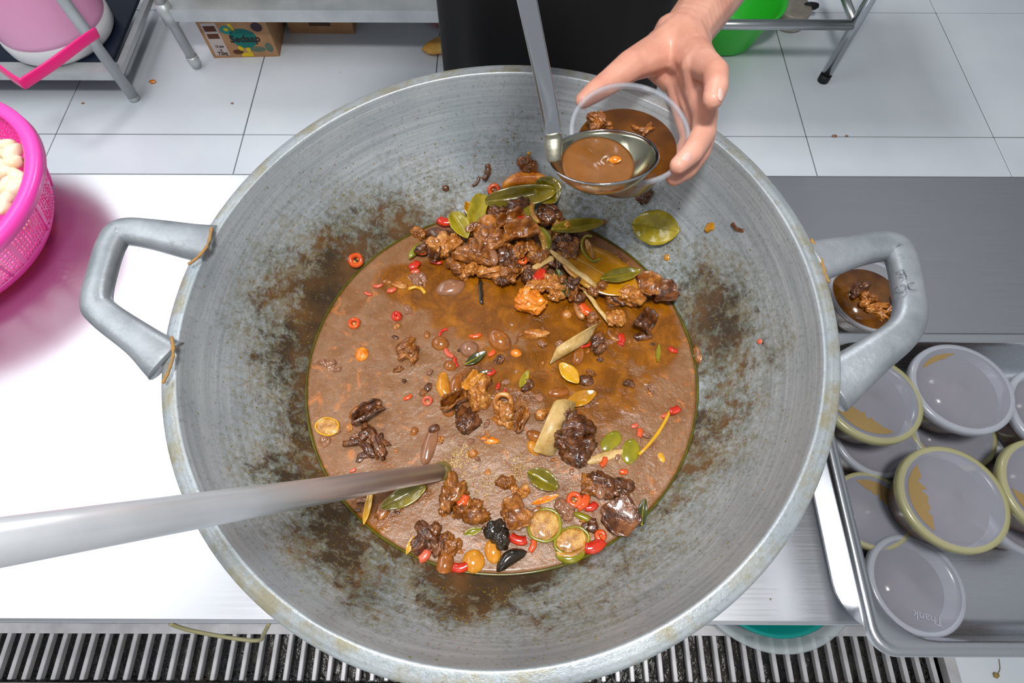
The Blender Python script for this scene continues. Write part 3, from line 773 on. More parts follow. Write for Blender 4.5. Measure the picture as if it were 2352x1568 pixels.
F('bean', 1236, 910, 36, 50, 30, 'mauve', 'veiled mauve lump right of the yellow-green strip', name='meat_scrap', cat='meat', t=10, lift=-.002)
F('shard', 1316, 794, 104, 26, 32, 'bone', 'slanting tan bone plate with a red edge in the right middle', lift=.006, t=10, tilt=(.5, 0))
F('chilli', 1350, 792, 36, 7, 28, 'red', 'red chilli strip under the slanting tan bone plate', lift=.001)
F('chunk', 1372, 790, 28, 58, -10, 'dark', 'dark meat at the right end of the slanting bone plate', lift=.004)
F('bean', 1328, 818, 46, 26, 74, 'bean', 'brown bean below the slanting bone plate', t=20)
F('leaf', 1306, 862, 60, 34, -50, 'yellow', 'yellow pepper piece in the oily right middle', lift=.004, rib='yellow')
F('bean', 1345, 874, 36, 28, -10, 'dark', 'dark red-brown nut right of the yellow pepper piece', name='nut', cat='nut')
F('bean', 1283, 901, 48, 24, 8, 'bean', 'brown nut below the yellow pepper piece', name='nut', cat='nut', t=14)
F('leaf', 1334, 918, 72, 34, 24, 'leafb', 'translucent orange leaf behind the dark meat', lift=.002, rib='leafb')
F('chunk', 1444, 880, 22, 18, 0, 'dark', 'tiny dark crumb in the right stew')
F('chilli', 1426, 781, 26, 16, 84, 'red', 'bright red chilli piece in the right stew')
F('chilli', 1545, 804, 18, 12, -30, 'red', 'red chilli chip nearest the right stew edge')
F('bean', 1499, 790, 10, 6, -20, 'shell', 'tiny black seed left of the right edge chilli chip', name='seed', cat='seed')
F('leaf', 1511, 812, 42, 10, 80, 'green', 'pale green strip near the right stew edge', lift=.0005, rib='green')
F('blob', 1410, 770, 40, 24, -50, 'meat', 'sunken brown meat left of the bright red chilli', amp=.25, t=10)
F('shard', 1273, 986, 50, 128, -14, 'bone', 'large pale bone plate standing in the middle right', lift=.010, t=10, tilt=(.15, .45), slant=.5)
F('chunk', 1318, 1018, 68, 108, 14, 'dark', 'large dark meat right of the pale bone plate', lift=.003, k=6)
F('chunk', 1304, 958, 30, 56, -10, 'dark', 'dark meat top behind the pale bone plate', lift=.006)
F('bean', 1229, 1003, 42, 26, -20, 'bean', 'ribbed brown cap left of the bone plate', name='meat_scrap', cat='meat', lift=.003)
F('bean', 1226, 1028, 26, 38, 30, 'ybean', 'pale yellow root below the ribbed brown cap', name='meat_scrap', cat='meat')
F('chilli', 1506, 996, 128, 8, 52, 'yellow', 'long thin olive chilli stalk near the right edge', bend=.05, name='chilli_stalk', lift=.003)
F('chilli', 1547, 944, 22, 18, 20, 'red', 'red chilli end at the top of the olive stalk', lift=.003)
F('chilli', 1528, 954, 16, 12, 20, 'pinkred', 'sauce-veiled chilli left of the olive stalk top')
F('bean', 1403, 1013, 58, 34, 44, 'green', 'pale green petal-shaped vegetable right of the dark meat', t=8, name='vegetable_petal', cat='vegetable')
F('bean', 1448, 1036, 58, 40, 70, 'green', 'yellow-green petal-shaped vegetable by the pale ginger strip', t=10, name='vegetable_petal', cat='vegetable')
F('blob', 1390, 1048, 92, 20, 18, 'bone', 'pale ginger strip right of the large dark meat', amp=.22, t=8, name='ginger_strip', cat='ginger')
F('chilli', 1469, 994, 18, 14, 80, 'ored', 'square orange chilli bit left of the olive stalk', name='chilli_piece')
F('chilli', 1457, 978, 14, 11, 20, 'pinkred', 'red bit above the square orange chilli')
F('chilli', 1386, 1061, 22, 14, 60, 'ored', 'orange chilli tip under the pale ginger strip')
F('chilli', 1432, 1083, 15, 14, 0, 'ored', 'small square orange chilli below the ginger strip')
F('bean', 1519, 1050, 14, 24, 20, 'yellow', 'yellow flake near the lower right edge', t=5, name='vegetable_flake', cat='vegetable')

# --- pieces in the near half
F('chunk', 1387, 1105, 48, 92, -14, 'dark', 'tall dark meat in the near right stew', lift=.004, k=5)
F('bean', 1377, 1131, 24, 36, -10, 'mauve', 'grey oval end on the tall dark meat', lift=.008, name='meat_scrap', cat='meat')
F('chunk', 1352, 1118, 46, 34, 30, 'meat', 'brown meat left of the tall dark meat', lift=.001)
F('chunk', 1431, 1121, 50, 44, -20, 'dark', 'black-brown meat right of the tall dark meat', lift=.003)
F('ring', 1318, 1149, 36, 24, 30, 'ored', 'orange chilli ring near the tall dark meat', lift=.004)
F('chilli', 1338, 1156, 34, 20, 50, 'ored', 'orange chilli tube leaning on the near chilli ring', lift=.004)
F('chilli', 1357, 1164, 26, 18, 20, 'red', 'deep red chilli piece right of the orange tube', lift=.002)
F('sheet', 1424, 1189, 76, 80, -30, 'dark', 'dark thick skin slab near the right edge', lift=.006, curl=.12)
F('blob', 1426, 1192, 74, 76, -30, 'dark', 'dark meat under the thick skin slab', t=18, amp=.2)
F('leaf', 1474, 1178, 58, 20, 78, 'leafd', 'dark curled leaf stuck at the lower right stew edge', lift=.003, curl=.3)
F('slice', 1250, 1207, 82, 76, 40, 'green', 'round green tomato slice with a brown strip on it', lift=.003)
F('stick', 1222, 1182, 44, 12, 50, 'meat', 'brown meat strip on the left of the green slice', lift=.006)
F('slice', 1312, 1241, 84, 58, 20, 'green', 'second green tomato slice, right of the one with the strip', lift=.002)
F('wedge', 1311, 1273, 66, 28, 190, 'green', 'green tomato rind below the second green slice', lift=.002, pulp=1)
F('chilli', 1364, 1254, 42, 28, 22, 'red', 'large red chilli piece nearest the lower right edge', lift=.003)
F('ring', 1378, 1231, 28, 26, 0, 'ored', 'orange chilli ring above the large red chilli', lift=.003, th=.22)
F('chilli', 1190, 1239, 36, 22, -14, 'red', 'red chilli piece left of the green tomato slices', lift=.002)
F('chilli', 1223, 1254, 26, 14, 70, 'ored', 'small orange-red chilli between the two slices', lift=.002)
F('bean', 1172, 1285, 76, 32, 32, 'shell', 'black shiny shell-like skin at the near edge', lift=.003, bend=-.12, name='black_skin', cat='skin')
F('bean', 1132, 1266, 36, 52, 10, 'ybean', 'yellow bean left of the black shiny skin', t=26)
F('bean', 1088, 1289, 48, 50, 20, 'ybean', 'round yellow bean at the near stew edge', t=30)
F('chilli', 1059, 1302, 34, 22, 10, 'red', 'red chilli piece left of the round yellow bean', lift=.001)
F('chunk', 992, 1238, 84, 44, -16, 'dark', 'dark glossy meat in the near left stew', lift=.002)
F('chunk', 1030, 1258, 56, 36, -40, 'meat', 'brown meat right of the dark glossy meat', lift=.001)
F('blob', 1022, 1297, 36, 54, -10, 'bean', 'bumpy brown meat near the lower left edge', amp=.15)
F('chunk', 1140, 1224, 54, 46, -10, 'shell', 'black-brown lump above the yellow bean', lift=.002, name='mushroom_lump', cat='mushroom')
F('chunk', 1034, 1134, 84, 46, 26, 'meat', 'smooth brown meat below the paddle tip', lift=.005)
F('chilli', 1064, 1154, 26, 20, 50, 'ored', 'orange chilli piece between the two meats below the paddle', lift=.008)
F('chunk', 1080, 1176, 76, 52, 20, 'meat', 'knobbly brown meat below the orange chilli piece', lift=.004, k=5)
F('chunk', 1016, 1176, 26, 26, 0, 'meat', 'small brown lump left of the knobbly meat')
F('chunk', 1166, 1101, 44, 36, 0, 'meat', 'foamy brown meat right of the paddle tip', lift=.001)
F('chunk', 1194, 1127, 42, 30, -30, 'tan', 'tan meat scrap below the foamy brown meat', lift=.001)
F('leaf', 1246, 1106, 72, 44, -30, 'leafo', 'brown-green leaf bent in the near middle stew', lift=.006, fold=.6)
F('sheet', 1186, 1183, 56, 84, 30, 'meat', 'triangular brown meat left of the green tomato slices', lift=.004, curl=.3)
F('chunk', 1176, 1170, 44, 44, 0, 'meat', 'rough meat behind the triangular brown meat', lift=.000)
F('leaf', 1252, 1148, 62, 14, 18, 'orange', 'orange strip above the green tomato slices', lift=.001, rib='orange', )
F('chunk', 1300, 1174, 50, 44, 0, 'mauve', 'sauce-covered lump above the second green slice', lift=-.002)
F('wedge', 1343, 1189, 62, 18, -24, 'green', 'thin green tomato strip right of the sauce-covered lump', lift=.001, pulp=0, bow=.2)
F('chunk', 1356, 1208, 32, 40, 40, 'dark', 'dark thread of meat above the second green slice', lift=.001)
F('leaf', 1086, 1221, 40, 16, 16, 'green', 'yellow-green strip left of the black-brown lump', lift=.001, rib='green')
F('chilli', 975, 1276, 26, 22, 50, 'pinkred', 'pale red chilli piece nearest the lower left edge')
F('leaf', 943, 1252, 40, 14, 70, 'yellow', 'yellow flake near the lower left edge', rib='yellow')
F('leaf', 930, 1143, 104, 42, 26, 'leafo', 'dark wet leaf under the paddle handle', lift=.002, rib='leafo')
F('blob', 880, 1170, 30, 50, -20, 'meat', 'brown meat left end of the leaf under the paddle', amp=.2, t=12)
F('leaf', 847, 1162, 80, 16, 84, 'yellow', 'curved yellow strip near the left stew edge', lift=.001, rib='yellow')
F('chilli', 822, 1172, 12, 8, 0, 'dark', 'tiny dark crumb left of the curved yellow strip', name='crumb', cat='crumb')
F('chilli', 811, 1080, 14, 8, 30, 'pinkred', 'pale red chip just above the paddle handle')
# --- leaves and scraps on the right wall
F('leaf', 1504, 530, 104, 76, -14, 'leafy', 'yellow-green leaf stuck alone on the right wok wall', lift=.005, fold=.12, curl=.14)
F('chilli', 1379, 514, 24, 10, 12, 'meat', 'small pinkish brown scrap on the wall left of the lone leaf', bend=-.2, name='meat_scrap', cat='meat', lift=.001)
F('chunk', 1487, 452, 34, 38, 30, 'dark', 'dark scraps on the wall under the tilted ladle', lift=.000)
F('chilli', 1692, 526, 32, 9, -40, 'dark', 'dark thread stuck high on the right wok wall', name='scrap', cat='scrap', lift=.001)
F('blob', 1634, 519, 30, 18, 30, 'leafb', 'orange-brown smear on the wall left of the dark thread', t=5, name='sauce_smear', cat='smear')
F('bean', 1746, 784, 14, 12, 0, 'pinkred', 'reddish crumb on the right wok wall', t=6, name='crumb', cat='crumb')
F('blob', 1604, 815, 22, 44, 8, 'meat', 'brown smear on the wall right of the stew', t=4, name='sauce_smear', cat='smear')
F('chilli', 1118, 398, 34, 14, 80, 'dark', 'dark herb scrap on the wall left of the topmost meat', name='scrap', cat='scrap', lift=.001)
F('chilli', 1095, 420, 24, 7, 60, 'dark', 'thin dark thread on the wall above the upper chilli ring', name='scrap', cat='scrap', lift=.001)
F('bean', 1532, 591, 14, 15, 0, 'leafb', 'olive bead on the wall below the lone leaf', t=6, name='crumb', cat='crumb')

# meat scraps that fill the heap between the named pieces; nothing tells one from the next
rf = random.Random(5); TAKEN = set(); NAMED = [(a, b, l) for a, b, l in SPOTS]
def near_label(px, py, mt_):
    for a, b, l in sorted(NAMED, key=lambda q: (q[0] - px) ** 2 + (q[1] - py) ** 2):
        dx, dy = px - a, py - b
        side = ('right of' if dx > 0 else 'left of') if abs(dx) > abs(dy) else ('below' if dy > 0 else 'above')
        t = 'small %s scrap %s the %s' % ({'meat': 'brown', 'dark': 'dark', 'tan': 'tan', 'mauve': 'sauce-coated'}[mt_], side, l)
        if t not in TAKEN and len(t.split()) <= 16:
            TAKEN.add(t); return t
for i in range(46):
    u = rf.random(); px = 985 + 440 * u + rf.uniform(-20, 20); lo_, hi_ = (560, 640) if u < .25 else (500, 665) if u < .6 else (570, 690)
    if u > .75: lo_, hi_ = 640, 720
    qy = rf.uniform(lo_, hi_); mt_ = rf.choice(('meat', 'meat', 'meat', 'dark', 'dark', 'tan'))
    F(rf.choice(('chunk', 'chunk', 'sheet')), px, qy, rf.uniform(26, 52), rf.uniform(20, 36), rf.uniform(0, 180), mt_, near_label(px, qy, mt_), lift=rf.uniform(.003, .011), name='meat_scrap', group='meat scraps packed in the heap', curl=.4, k=3)

for i in range(64):      # small scraps floating between the larger pieces
    a = rf.uniform(0, 6.283); q = sqrt(rf.random()) * .93; px, py = 1146 + 420 * q * cos(a), 950 + 360 * q * sin(a)
    if py < 720 and px > 960: py += 120
    mt_ = rf.choice(('meat', 'dark', 'tan', 'mauve', 'mauve')); w_ = rf.uniform(10, 26)
    F(rf.choice(('chunk', 'blob', 'sheet')), px, py, w_, w_ * rf.uniform(.5, .9), rf.uniform(0, 180), mt_, near_label(px, py, mt_), lift=-.0005, name='meat_scrap', group='small scraps floating in the stew', curl=.3, k=2)

# crumbs, herb flecks and spice grains: too many to count
def specks(name, n, region, mat, label, smin, smax, seed, wall=False):
    r = random.Random(seed); bm = bmesh.new()
    base = [V((1, 0, 0)), V((-.5, .8, 0)), V((-.5, -.8, 0)), V((0, 0, .6)), V((0, 0, -.4))]
    k = 0
    while k < n:
        px, py = region(r)
        p, nr, ins = wok_hit(px, py)
        if ins == wall: continue
        k += 1
        s = r.uniform(smin, smax); a = r.uniform(0, 6.28); e = r.uniform(.5, 1.2)
        zx = nr; xa = V((cos(a), sin(a), 0)); xa = (xa - zx * xa.dot(zx)).normalized(); ya = zx.cross(xa)
        vs = [bm.verts.new(p + (xa * b.x + ya * b.y * e + zx * b.z * .6) * s) for b in base]
        for f in ((0, 1, 3), (1, 2, 3), (2, 0, 3), (1, 0, 4), (2, 1, 4), (0, 2, 4)): bm.faces.new([vs[i] for i in f])
    me = bpy.data.meshes.new('m'); bm.to_mesh(me); bm.free()
    o = link(name, me, mat, smooth=True); tag(o, label, 'crumbs', kind='stuff')
def disc(cx, cy, rx, ry):
    def f(r):
        a = r.uniform(0, 6.283); q = sqrt(r.random()); return cx + rx * q * cos(a), cy + ry * q * sin(a)
    return f
def annulus(r):
    a = r.uniform(0, 6.283); q = 1.02 + abs(r.gauss(0, .22)); return 1146 + 440 * q * cos(a), 900 + (440 if sin(a) > 0 else 470) * q * sin(a)
specks('stew_crumbs', 900, disc(1145, 930, 420, 390), FM['tan'], 'fine tan spice crumbs floating all over the stew', .0006, .0017, 1)
specks('stew_flecks', 260, disc(1145, 930, 420, 390), FM['ored'], 'fine orange chilli flecks floating all over the stew', .0006, .0015, 2)
def foam(r):
    c = r.choice(((1095, 1052, 22, 12), (1060, 1035, 20, 14), (1150, 1050, 30, 14), (1085, 1120, 26, 16), (1130, 1095, 34, 16), (1175, 1100, 18, 14), (1200, 1075, 24, 14), (1040, 1062, 16, 10)))
    return r.gauss(c[0], c[2]), r.gauss(c[1], c[3])
specks('fat_foam', 800, foam, FM['bone'], 'pale fat crumbs foaming in front of the paddle tip', .0005, .0019, 3)
specks('ginger_crumbs', 90, disc(1390, 1050, 50, 18), FM['bone'], 'pale crumbs around the ginger strip', .0006, .0016, 6)
specks('wall_specks', 1500, annulus, FM['leafo'], 'olive herb and oil specks dried on the wok wall', .0005, .0018, 4, True)
specks('wall_grains', 500, annulus, FM['meat'], 'brown spice grains dried on the wok wall', .0005, .0016, 5, True)
# ------------------------------------------------------------------ plastic tubs
def tub_tree(name, loc, axis, d, label, group=None, lid=True, smear=None, fill=.72, oily=False, spin=0, chunks=0, h=.046):
    """clear plastic tub: wall, rim, sauce, optional lid; axis = direction of its mouth; loc = centre of the rim"""
    R = d / 2
    o = empty(name, (0, 0, 0), label, 'tub', group)
    ax = V(axis).normalized(); xa = V((cos(spin), sin(spin), 0)); xa = (xa - ax * xa.dot(ax)).normalized()
    o.matrix_world = frame_mat(V(loc), xa, ax.cross(xa), ax)
    rb = R * .74
    wall_p = [(0, -h), (rb * .96, -h), (rb, -h + .002), (rb + (R * .93 - rb) * .5, -h * .5), (R * .93, -.004), (R * .93, 0)]
    link('wall', solid(lathe(wall_p, 56), .0006), MAT_TUBWALL, o)
    link('rim', lathe([(R * .925, -.0045), (R * .93, .0006), (R * .955, .0012), (R * .99, .0004), (R * .995, -.0035), (R * .975, -.004), (R * .965, -.001), (R * .94, -.0012)], 56, True), MAT_TUBRIM if not oily else MAT_OILRIM, o)
    # sauce: a solid of revolution cut level when the tub stands upright, or tilted with it by world gravity
    zt = -h + h * fill
    def rad(z):
        t = (z + h) / h; return (rb + (R * .93 - rb) * min(max(t, 0), 1)) - .0012
    up = (o.matrix_world.to_3x3().inverted() @ V((0, 0, 1))).normalized()
    n = 48; vs, fs = [], []
    rings = 7
    for k in range(rings):
        for i in range(n):
            a = 2 * pi * i / n; c, s_ = cos(a), sin(a)
            z0 = zt
            for _ in range(6): # height of the level surface at the wall
                rr = rad(z0); z0 = min(max(zt - (up.x * rr * c + up.y * rr * s_) / up.z, -h + .001), -.002)
            z = -h + .0012 + (z0 + h - .0012) * k / (rings - 1); rr = rad(z)
            vs.append((rr * c, rr * s_, z))
    for k in range(rings - 1):
        for i in range(n):
            j = (i + 1) % n; fs.append((k * n + i, k * n + j, (k + 1) * n + j, (k + 1) * n + i))
    fs.append(tuple(range(n))[::-1])
    b = len(vs); vs.append((0, 0, zt)); q = (rings - 1) * n
    fs += [(b, q + i, q + (i + 1) % n) for i in range(n)]
    link('sauce', mesh(vs, fs), MAT_SAUCE, o)
    if lid:
        lp = [(0, .0016), (R * .08, .0017), (R * .1, .0012), (R * .80, .0012), (R * .83, .0022), (R * .9, .0034), (R * .96, .0036), (R * 1.0, .0026), (R * 1.01, -.001), (R * 1.01, -.0045), (R * .985, -.0045), (R * .985, .0012), (R * .9, .002), (R * .84, .0012), (R * .81, .0004), (0, .0004)]
        l = link('lid', lathe(lp, 64), MAT_LID, o)
        link('lid_edge', lathe([(R * .90, .0038), (R * .97, .0040), (R * 1.005, .0030), (R * 1.014, -.001), (R * 1.014, -.0048), (R * 1.006, -.0048), (R * .96, .0034)], 64), MAT_OILRIM if oily else MAT_TUBRIM, l)
        if smear is not None:
            a0, a1, dep = smear; n = 26; vs, fs = [], []
            for i in range(n + 1):
                a = a0 + (a1 - a0) * i / n; w = max(sin(pi * i / n), 0) ** .6
                hf = (a1 - a0) / 2; ri = min(R * .8 * cos(hf) / cos(a - (a0 + a1) / 2) + w * R * .12 * noise.noise((i * .45, a0, d * 50)) * dep * 3, R * .8)
                vs += [(R * .8 * cos(a), R * .8 * sin(a), .0015), (ri * cos(a), ri * sin(a), .0015)]
                vs += [(R * .8 * cos(a), R * .8 * sin(a), .0007), (ri * cos(a), ri * sin(a), .0007)]
            for i in range(n):
                k = i * 4
                fs += [(k, k + 4, k + 5, k + 1), (k + 2, k + 3, k + 7, k + 6), (k + 1, k + 5, k + 7, k + 3), (k, k + 2, k + 6, k + 4)]
            tag(link('sauce_smear', mesh(vs, fs), MAT_SMEAR, l, False), 'brown sauce clinging under the lid')
    r = random.Random(int(d * 1e5) + len(label))
    for k in range(chunks):
        a = r.uniform(0, 6.28); q = R * .5 * sqrt(r.random())
        m_ = cluster_mesh(R * r.uniform(.35, .6), R * r.uniform(.25, .4), R * .3, k + 60)
        link('meat_bit', xf(m_, Matrix.Translation((q * cos(a), q * sin(a), zt + .001 - (up.x * q * cos(a) + up.y * q * sin(a)) / up.z)) @ Matrix.Rotation(a, 4, 'Z')), FM['meat'] if k % 3 else FM['tan'], o)
    return o

# ------------------------------------------------------------------ steel food pan with tubs
PX0, PX1, PY0, PY1, PZ = .333, .863, -.030, .301, .8
def rrect(x0, x1, y0, y1, r, z, n=8):
    out = []
    for cx, cy, a0 in ((x1 - r, y1 - r, 0), (x0 + r, y1 - r, pi / 2), (x0 + r, y0 + r, pi), (x1 - r, y0 + r, 3 * pi / 2)):
        for i in range(n + 1):
            a = a0 + pi / 2 * i / n; out.append((cx + r * cos(a), cy + r * sin(a), z))
    return out
def loft(loops, cap0=False, cap1=False):
    n = len(loops[0]); vs = [p for l in loops for p in l]; fs = []
    for k in range(len(loops) - 1):
        for i in range(n):
            j = (i + 1) % n; fs.append((k * n + i, k * n + j, (k + 1) * n + j, (k + 1) * n + i))
    if cap0: fs.append(tuple(range(n))[::-1])
    if cap1: fs.append(tuple((len(loops) - 1) * n + i for i in range(n)))
    return fixn(mesh(vs, fs))
pan = empty('food_pan', ((PX0 + PX1) / 2, (PY0 + PY1) / 2, TT), 'deep rectangular stainless steel food pan holding lidded tubs right of the wok', 'pan')
def L_(i, r, z):
    return [(x - pan.location.x, y - pan.location.y, zz - TT) for x, y, zz in rrect(PX0 + i, PX1 - i, PY0 + i, PY1 - i, r, z)]
link('shell', loft([L_(.0005, .022, PZ - .010), L_(-.0005, .0225, PZ - .004), L_(.001, .022, PZ - .0005), L_(.004, .021, PZ + .0006), L_(.0065, .02, PZ - .0008), L_(.009, .02, PZ - .0012), L_(.0115, .05, PZ - .0008), L_(.0128, .052, PZ - .003), L_(.0138, .052, PZ - .012), L_(.0165, .05, TT + .02), L_(.021, .046, TT + .008), L_(.033, .04, TT + .0022), L_(.06, .03, TT + .0018)], False, True), MAT_PAN, pan)
link('outer_wall', loft([L_(.0120, .053, PZ - .006), L_(.0152, .051, TT + .02), L_(.0195, .047, TT + .006), L_(.031, .04, TT + .0005), L_(.06, .03, TT + .0002)], False, True), MAT_PAN, pan)
def T(px, py, z, d, label, tilt=(0, 0), **k):
    ax = V((tilt[0], tilt[1], 1))
    return tub_tree('sauce_tub', pz(px, py, z), ax, d, label, 'lidded sauce tubs in the steel pan', **k)
ZB, ZT = TT + .0485, TT + .0985
T(2010, 1000, ZB, .098, 'lower tub mostly hidden under the left back tub', fill=.8, spin=.5)
T(2182, 984, ZB, .099, 'lower tub under the brightest back tub, its front lid edge showing', fill=.8, oily=True, spin=.2)
T(2392, 990, ZB, .098, 'lower tub showing under the back tub that the right frame edge cuts', fill=.85)
T(2000, 914, ZT, .104, 'back left stacked tub half covered by the wok handle, sauce patch at its lower left', (-.03, .06), smear=(3.0, 5.0, .36), oily=True, spin=0)
T(2206, 892, ZT + .003, .105, 'brightest grey-lidded back tub with orange oil around its far edge', (-.05, .03), smear=(1.2, 2.3, .12), spin=.2, fill=.8)
T(2428, 950, ZT - .004, .105, 'back tub cut by the right frame edge, small brown spots on the lid', (.02, .02), spin=.4)
T(2152, 1160, ZB, .098, 'lower tub peeping out left under the big middle tub', fill=.9, spin=.1)
T(2186, 1144, ZT, .106, 'big middle stacked tub with a brown sauce patch along the left of its lid', (-.02, .02), smear=(2.2, 4.0, .42), oily=True, spin=.0)
T(2356, 1172, ZB, .098, 'lower tub under the one with the ragged sauce patch at the right', fill=.8, spin=.2)
T(2416, 1124, ZT - .004, .105, 'middle right tub cut by the frame edge with a ragged sauce patch', (.02, .02), smear=(2.9, 4.6, .3), oily=True, spin=.2)
T(1999, 1172, ZB, .083, 'single low tub at the left pan wall with oily brown blotches under the lid', (-.06, .03), smear=(-.3, 1.7, .3), oily=True, spin=.1)
t_ = T(2102, 1342, ZB + .004, .098, 'single tub nearest the front corner of the pan with a faint script on its lid', (.05, .04), spin=.0, fill=.6)
tm = text_mesh('Thank', .012, .0002)
link('lid_script', xf(tm, Matrix.Translation((.002, -.031, .0016)) @ Matrix.Rotation(radians(164), 4, 'Z')), M('faint_grey_print', (138, 140, 152), rough=.4), t_, False)
tn = tub_tree('open_sauce_tub', pz(2003, 676, TT + .044), (0.02, -.02, 1), .108, 'open clear tub of brown sauce and meat standing behind the right wok handle', None, lid=False, fill=.72, spin=.3, h=.043)
for i, (dx, dy, w, h, m_) in enumerate(((-.006, .012, .03, .016, 'dark'), (-.012, -.006, .018, .014, 'tan'), (.004, -.018, .055, .011, 'tan'), (.028, -.020, .034, .020, 'meat'), (-.003, .002, .02, .016, 'meat'))):
    link('meat_bit', xf(cluster_mesh(w, h, .014, 80 + i), Matrix.Translation((dx, dy, -.010 + i * .0006)) @ Matrix.Rotation(.3 * i, 4, 'Z')), FM[m_], tn)

# ------------------------------------------------------------------ bowls below the front table edge
bb = empty('frosted_basin', (.543, .128, 0), 'frosted round basin on the floor under the front table edge', 'basin')
link('shell', solid(lathe([(0, .004), (.13, .004), (.15, .02), (.176, .095), (.186, .1), (.19, .098)], 72), .0025), MAT_BOWLCL, bb)
tb = empty('teal_bowl', (.545, .13, .0105), 'teal bowl nested inside the frosted basin under the table', 'bowl')
link('shell', solid(lathe([(0, 0), (.10, 0), (.12, .015), (.155, .085), (.16, .088), (.164, .086)], 72), .0025), MAT_TEAL, tb)

# ------------------------------------------------------------------ pink basket and garlic
BC = V((-.80, .488, TT)); BZ = .81 - TT; BR = .1835; BB = .117
bk = empty('pink_basket', BC, 'round hot pink plastic mesh basket of peeled garlic on the table left of the wok', 'basket')
def br(t): return BB + (BR - .006 - BB) * t ** .45
def basket_wall():
    nu, nv = 176, 11; vs, fs = [], []
    z0, z1 = .030, BZ - .008
    k = 0
    def quad(a0, a1, zA, zB):
        b = len(vs)
        for a, z in ((a0, zA), (a1, zA), (a1, zB), (a0, zB)):
            r = br(z / BZ); vs.append((r * cos(a), r * sin(a), z))
        fs.append((b, b + 1, b + 2, b + 3))
    da = 2 * pi / nu; dz = (z1 - z0) / nv
    for i in range(nu):
        rib = i % 11 in (0,)
        a = i * da
        for j in range(nv):
            z = z0 + j * dz
            if rib: quad(a, a + da, z, z + dz)
            else:
                quad(a, a + da * .46, z, z + dz); quad(a + da * .46, a + da, z, z + dz * .4)
    me = mesh(vs, fs)
    bm = bmesh.new(); bm.from_mesh(me); bmesh.ops.remove_doubles(bm, verts=bm.verts, dist=1e-5); bm.to_mesh(me); bm.free()
    return solid(me, .0014)
wl = link('mesh_wall', basket_wall(), MAT_BASKET, bk, False); tag(wl, 'open lattice wall', kind='stuff')
link('base', solid(lathe([(0, .006), (BB - .015, .006), (BB - .006, .003), (BB, .004)] + [(br(t_), t_ * BZ) for t_ in (.06, .1, .15, .2, .25, .3)], 96), .002), MAT_BASKET, bk)
link('rim', lathe([(BR - .020, BZ - .003), (BR - .016, BZ), (BR - .004, BZ), (BR, BZ - .003), (BR + .001, BZ - .014), (BR - .002, BZ - .014), (BR - .004, BZ - .005), (BR - .017, BZ - .006)], 96, True), MAT_BASKET, bk)
for i in range(12):
    a = 2 * pi * i / 12
    rp = [(br(t) * cos(a) * 1.006, br(t) * sin(a) * 1.006, t * BZ) for t in (.3, .45, .6, .75, .9)]
    link('rib', sweep(rp, .0016, .0022, (cos(a), sin(a), 0), 6), MAT_BASKET, bk)
r = random.Random(11)
g_me = [blob_mesh(.030, .021, .019, .07, 1.0, 200 + i, 3, .14, .22) for i in range(4)]
tips = [xf(blob_mesh(.005, .006, .006, .1, 1, 220 + i, 2), Matrix.Translation((.0135, .0015, 0))) for i in range(4)]
garlic = [(12, 335), (28, 375), (8, 395), (40, 405), (24, 420), (-5, 440), (20, 452), (42, 430), (6, 475), (-15, 380), (30, 352), (-12, 350), (-20, 470)]
spots = [pz(a, b, BC.z + BZ - .022) for a, b in garlic]
for i in range(46):
    a = r.uniform(0, 6.283); q = .135 * sqrt(r.random()); spots.append(BC + V((q * cos(a), q * sin(a), BZ - .028 - r.uniform(0, .03))))
for i, p in enumerate(spots):
    k = i % 4
    dr = V((p.x - BC.x, p.y - BC.y)); lim = br((p.z - BC.z) / BZ) - .018
    if dr.length > lim: dr *= lim / dr.length; p = V((BC.x + dr.x, BC.y + dr.y, p.z))
    o = link('garlic_clove', g_me[k], MAT_GARLIC); o.matrix_world = Matrix.Translation(p) @ Matrix.Rotation(r.uniform(0, 6.28), 4, 'Z') @ Matrix.Rotation(r.uniform(-.5, .5), 4, 'X')
    s_ = r.uniform(.85, 1.2); o.scale = (s_, s_, s_)
    tag(o, 'peeled cream garlic clove lying in the pink mesh basket', 'garlic', 'peeled garlic cloves in the pink basket')
    link('root_end', tips[k], FM['mauve'], o)

# ------------------------------------------------------------------ stirring paddle
MAT_PADDLE = M('satin_paddle_steel', (214, 216, 220), (222, 224, 228), .3, .55, 30)
pdl = empty('stirring_paddle', pz(1020, 1080, ZS), 'long steel-handled stirring paddle dipping into the stew from the left', 'paddle')
A0 = pz(1012, 1083, ZS) ; A1 = pd(0, 1245, .25); dd = (A1 - A0).normalized()
A2 = A0 + dd * ((A1 - A0).length * 1.28)
def rel(o, p): return tuple(p - o.location)
link('handle', sweep([rel(pdl, A0 + dd * .004), rel(pdl, A0.lerp(A2, .5)), rel(pdl, A2)], [.0090, .0103, .0110], [.0090, .0103, .0110], (0, 0, 1), 28), MAT_PADDLE, pdl)
link('ferrule', sweep([rel(pdl, A0 - dd * .016), rel(pdl, A0 - dd * .004), rel(pdl, A0 + dd * .006)], [.0112, .0106, .0096], [.0112, .0106, .0096], (0, 0, 1), 20), food('soiled_wood_end', (86, 66, 18), (142, 122, 62), .35, 160, .6), pdl)
bl = sweep([rel(pdl, A0 - dd * .012), rel(pdl, A0 - dd * .05), rel(pdl, A0 - dd * .075)], [.009, .03, .034], [.004, .003, .0025], (0, 0, 1), 16, 3)
link('blade', bl, MAT_CHROME, pdl)

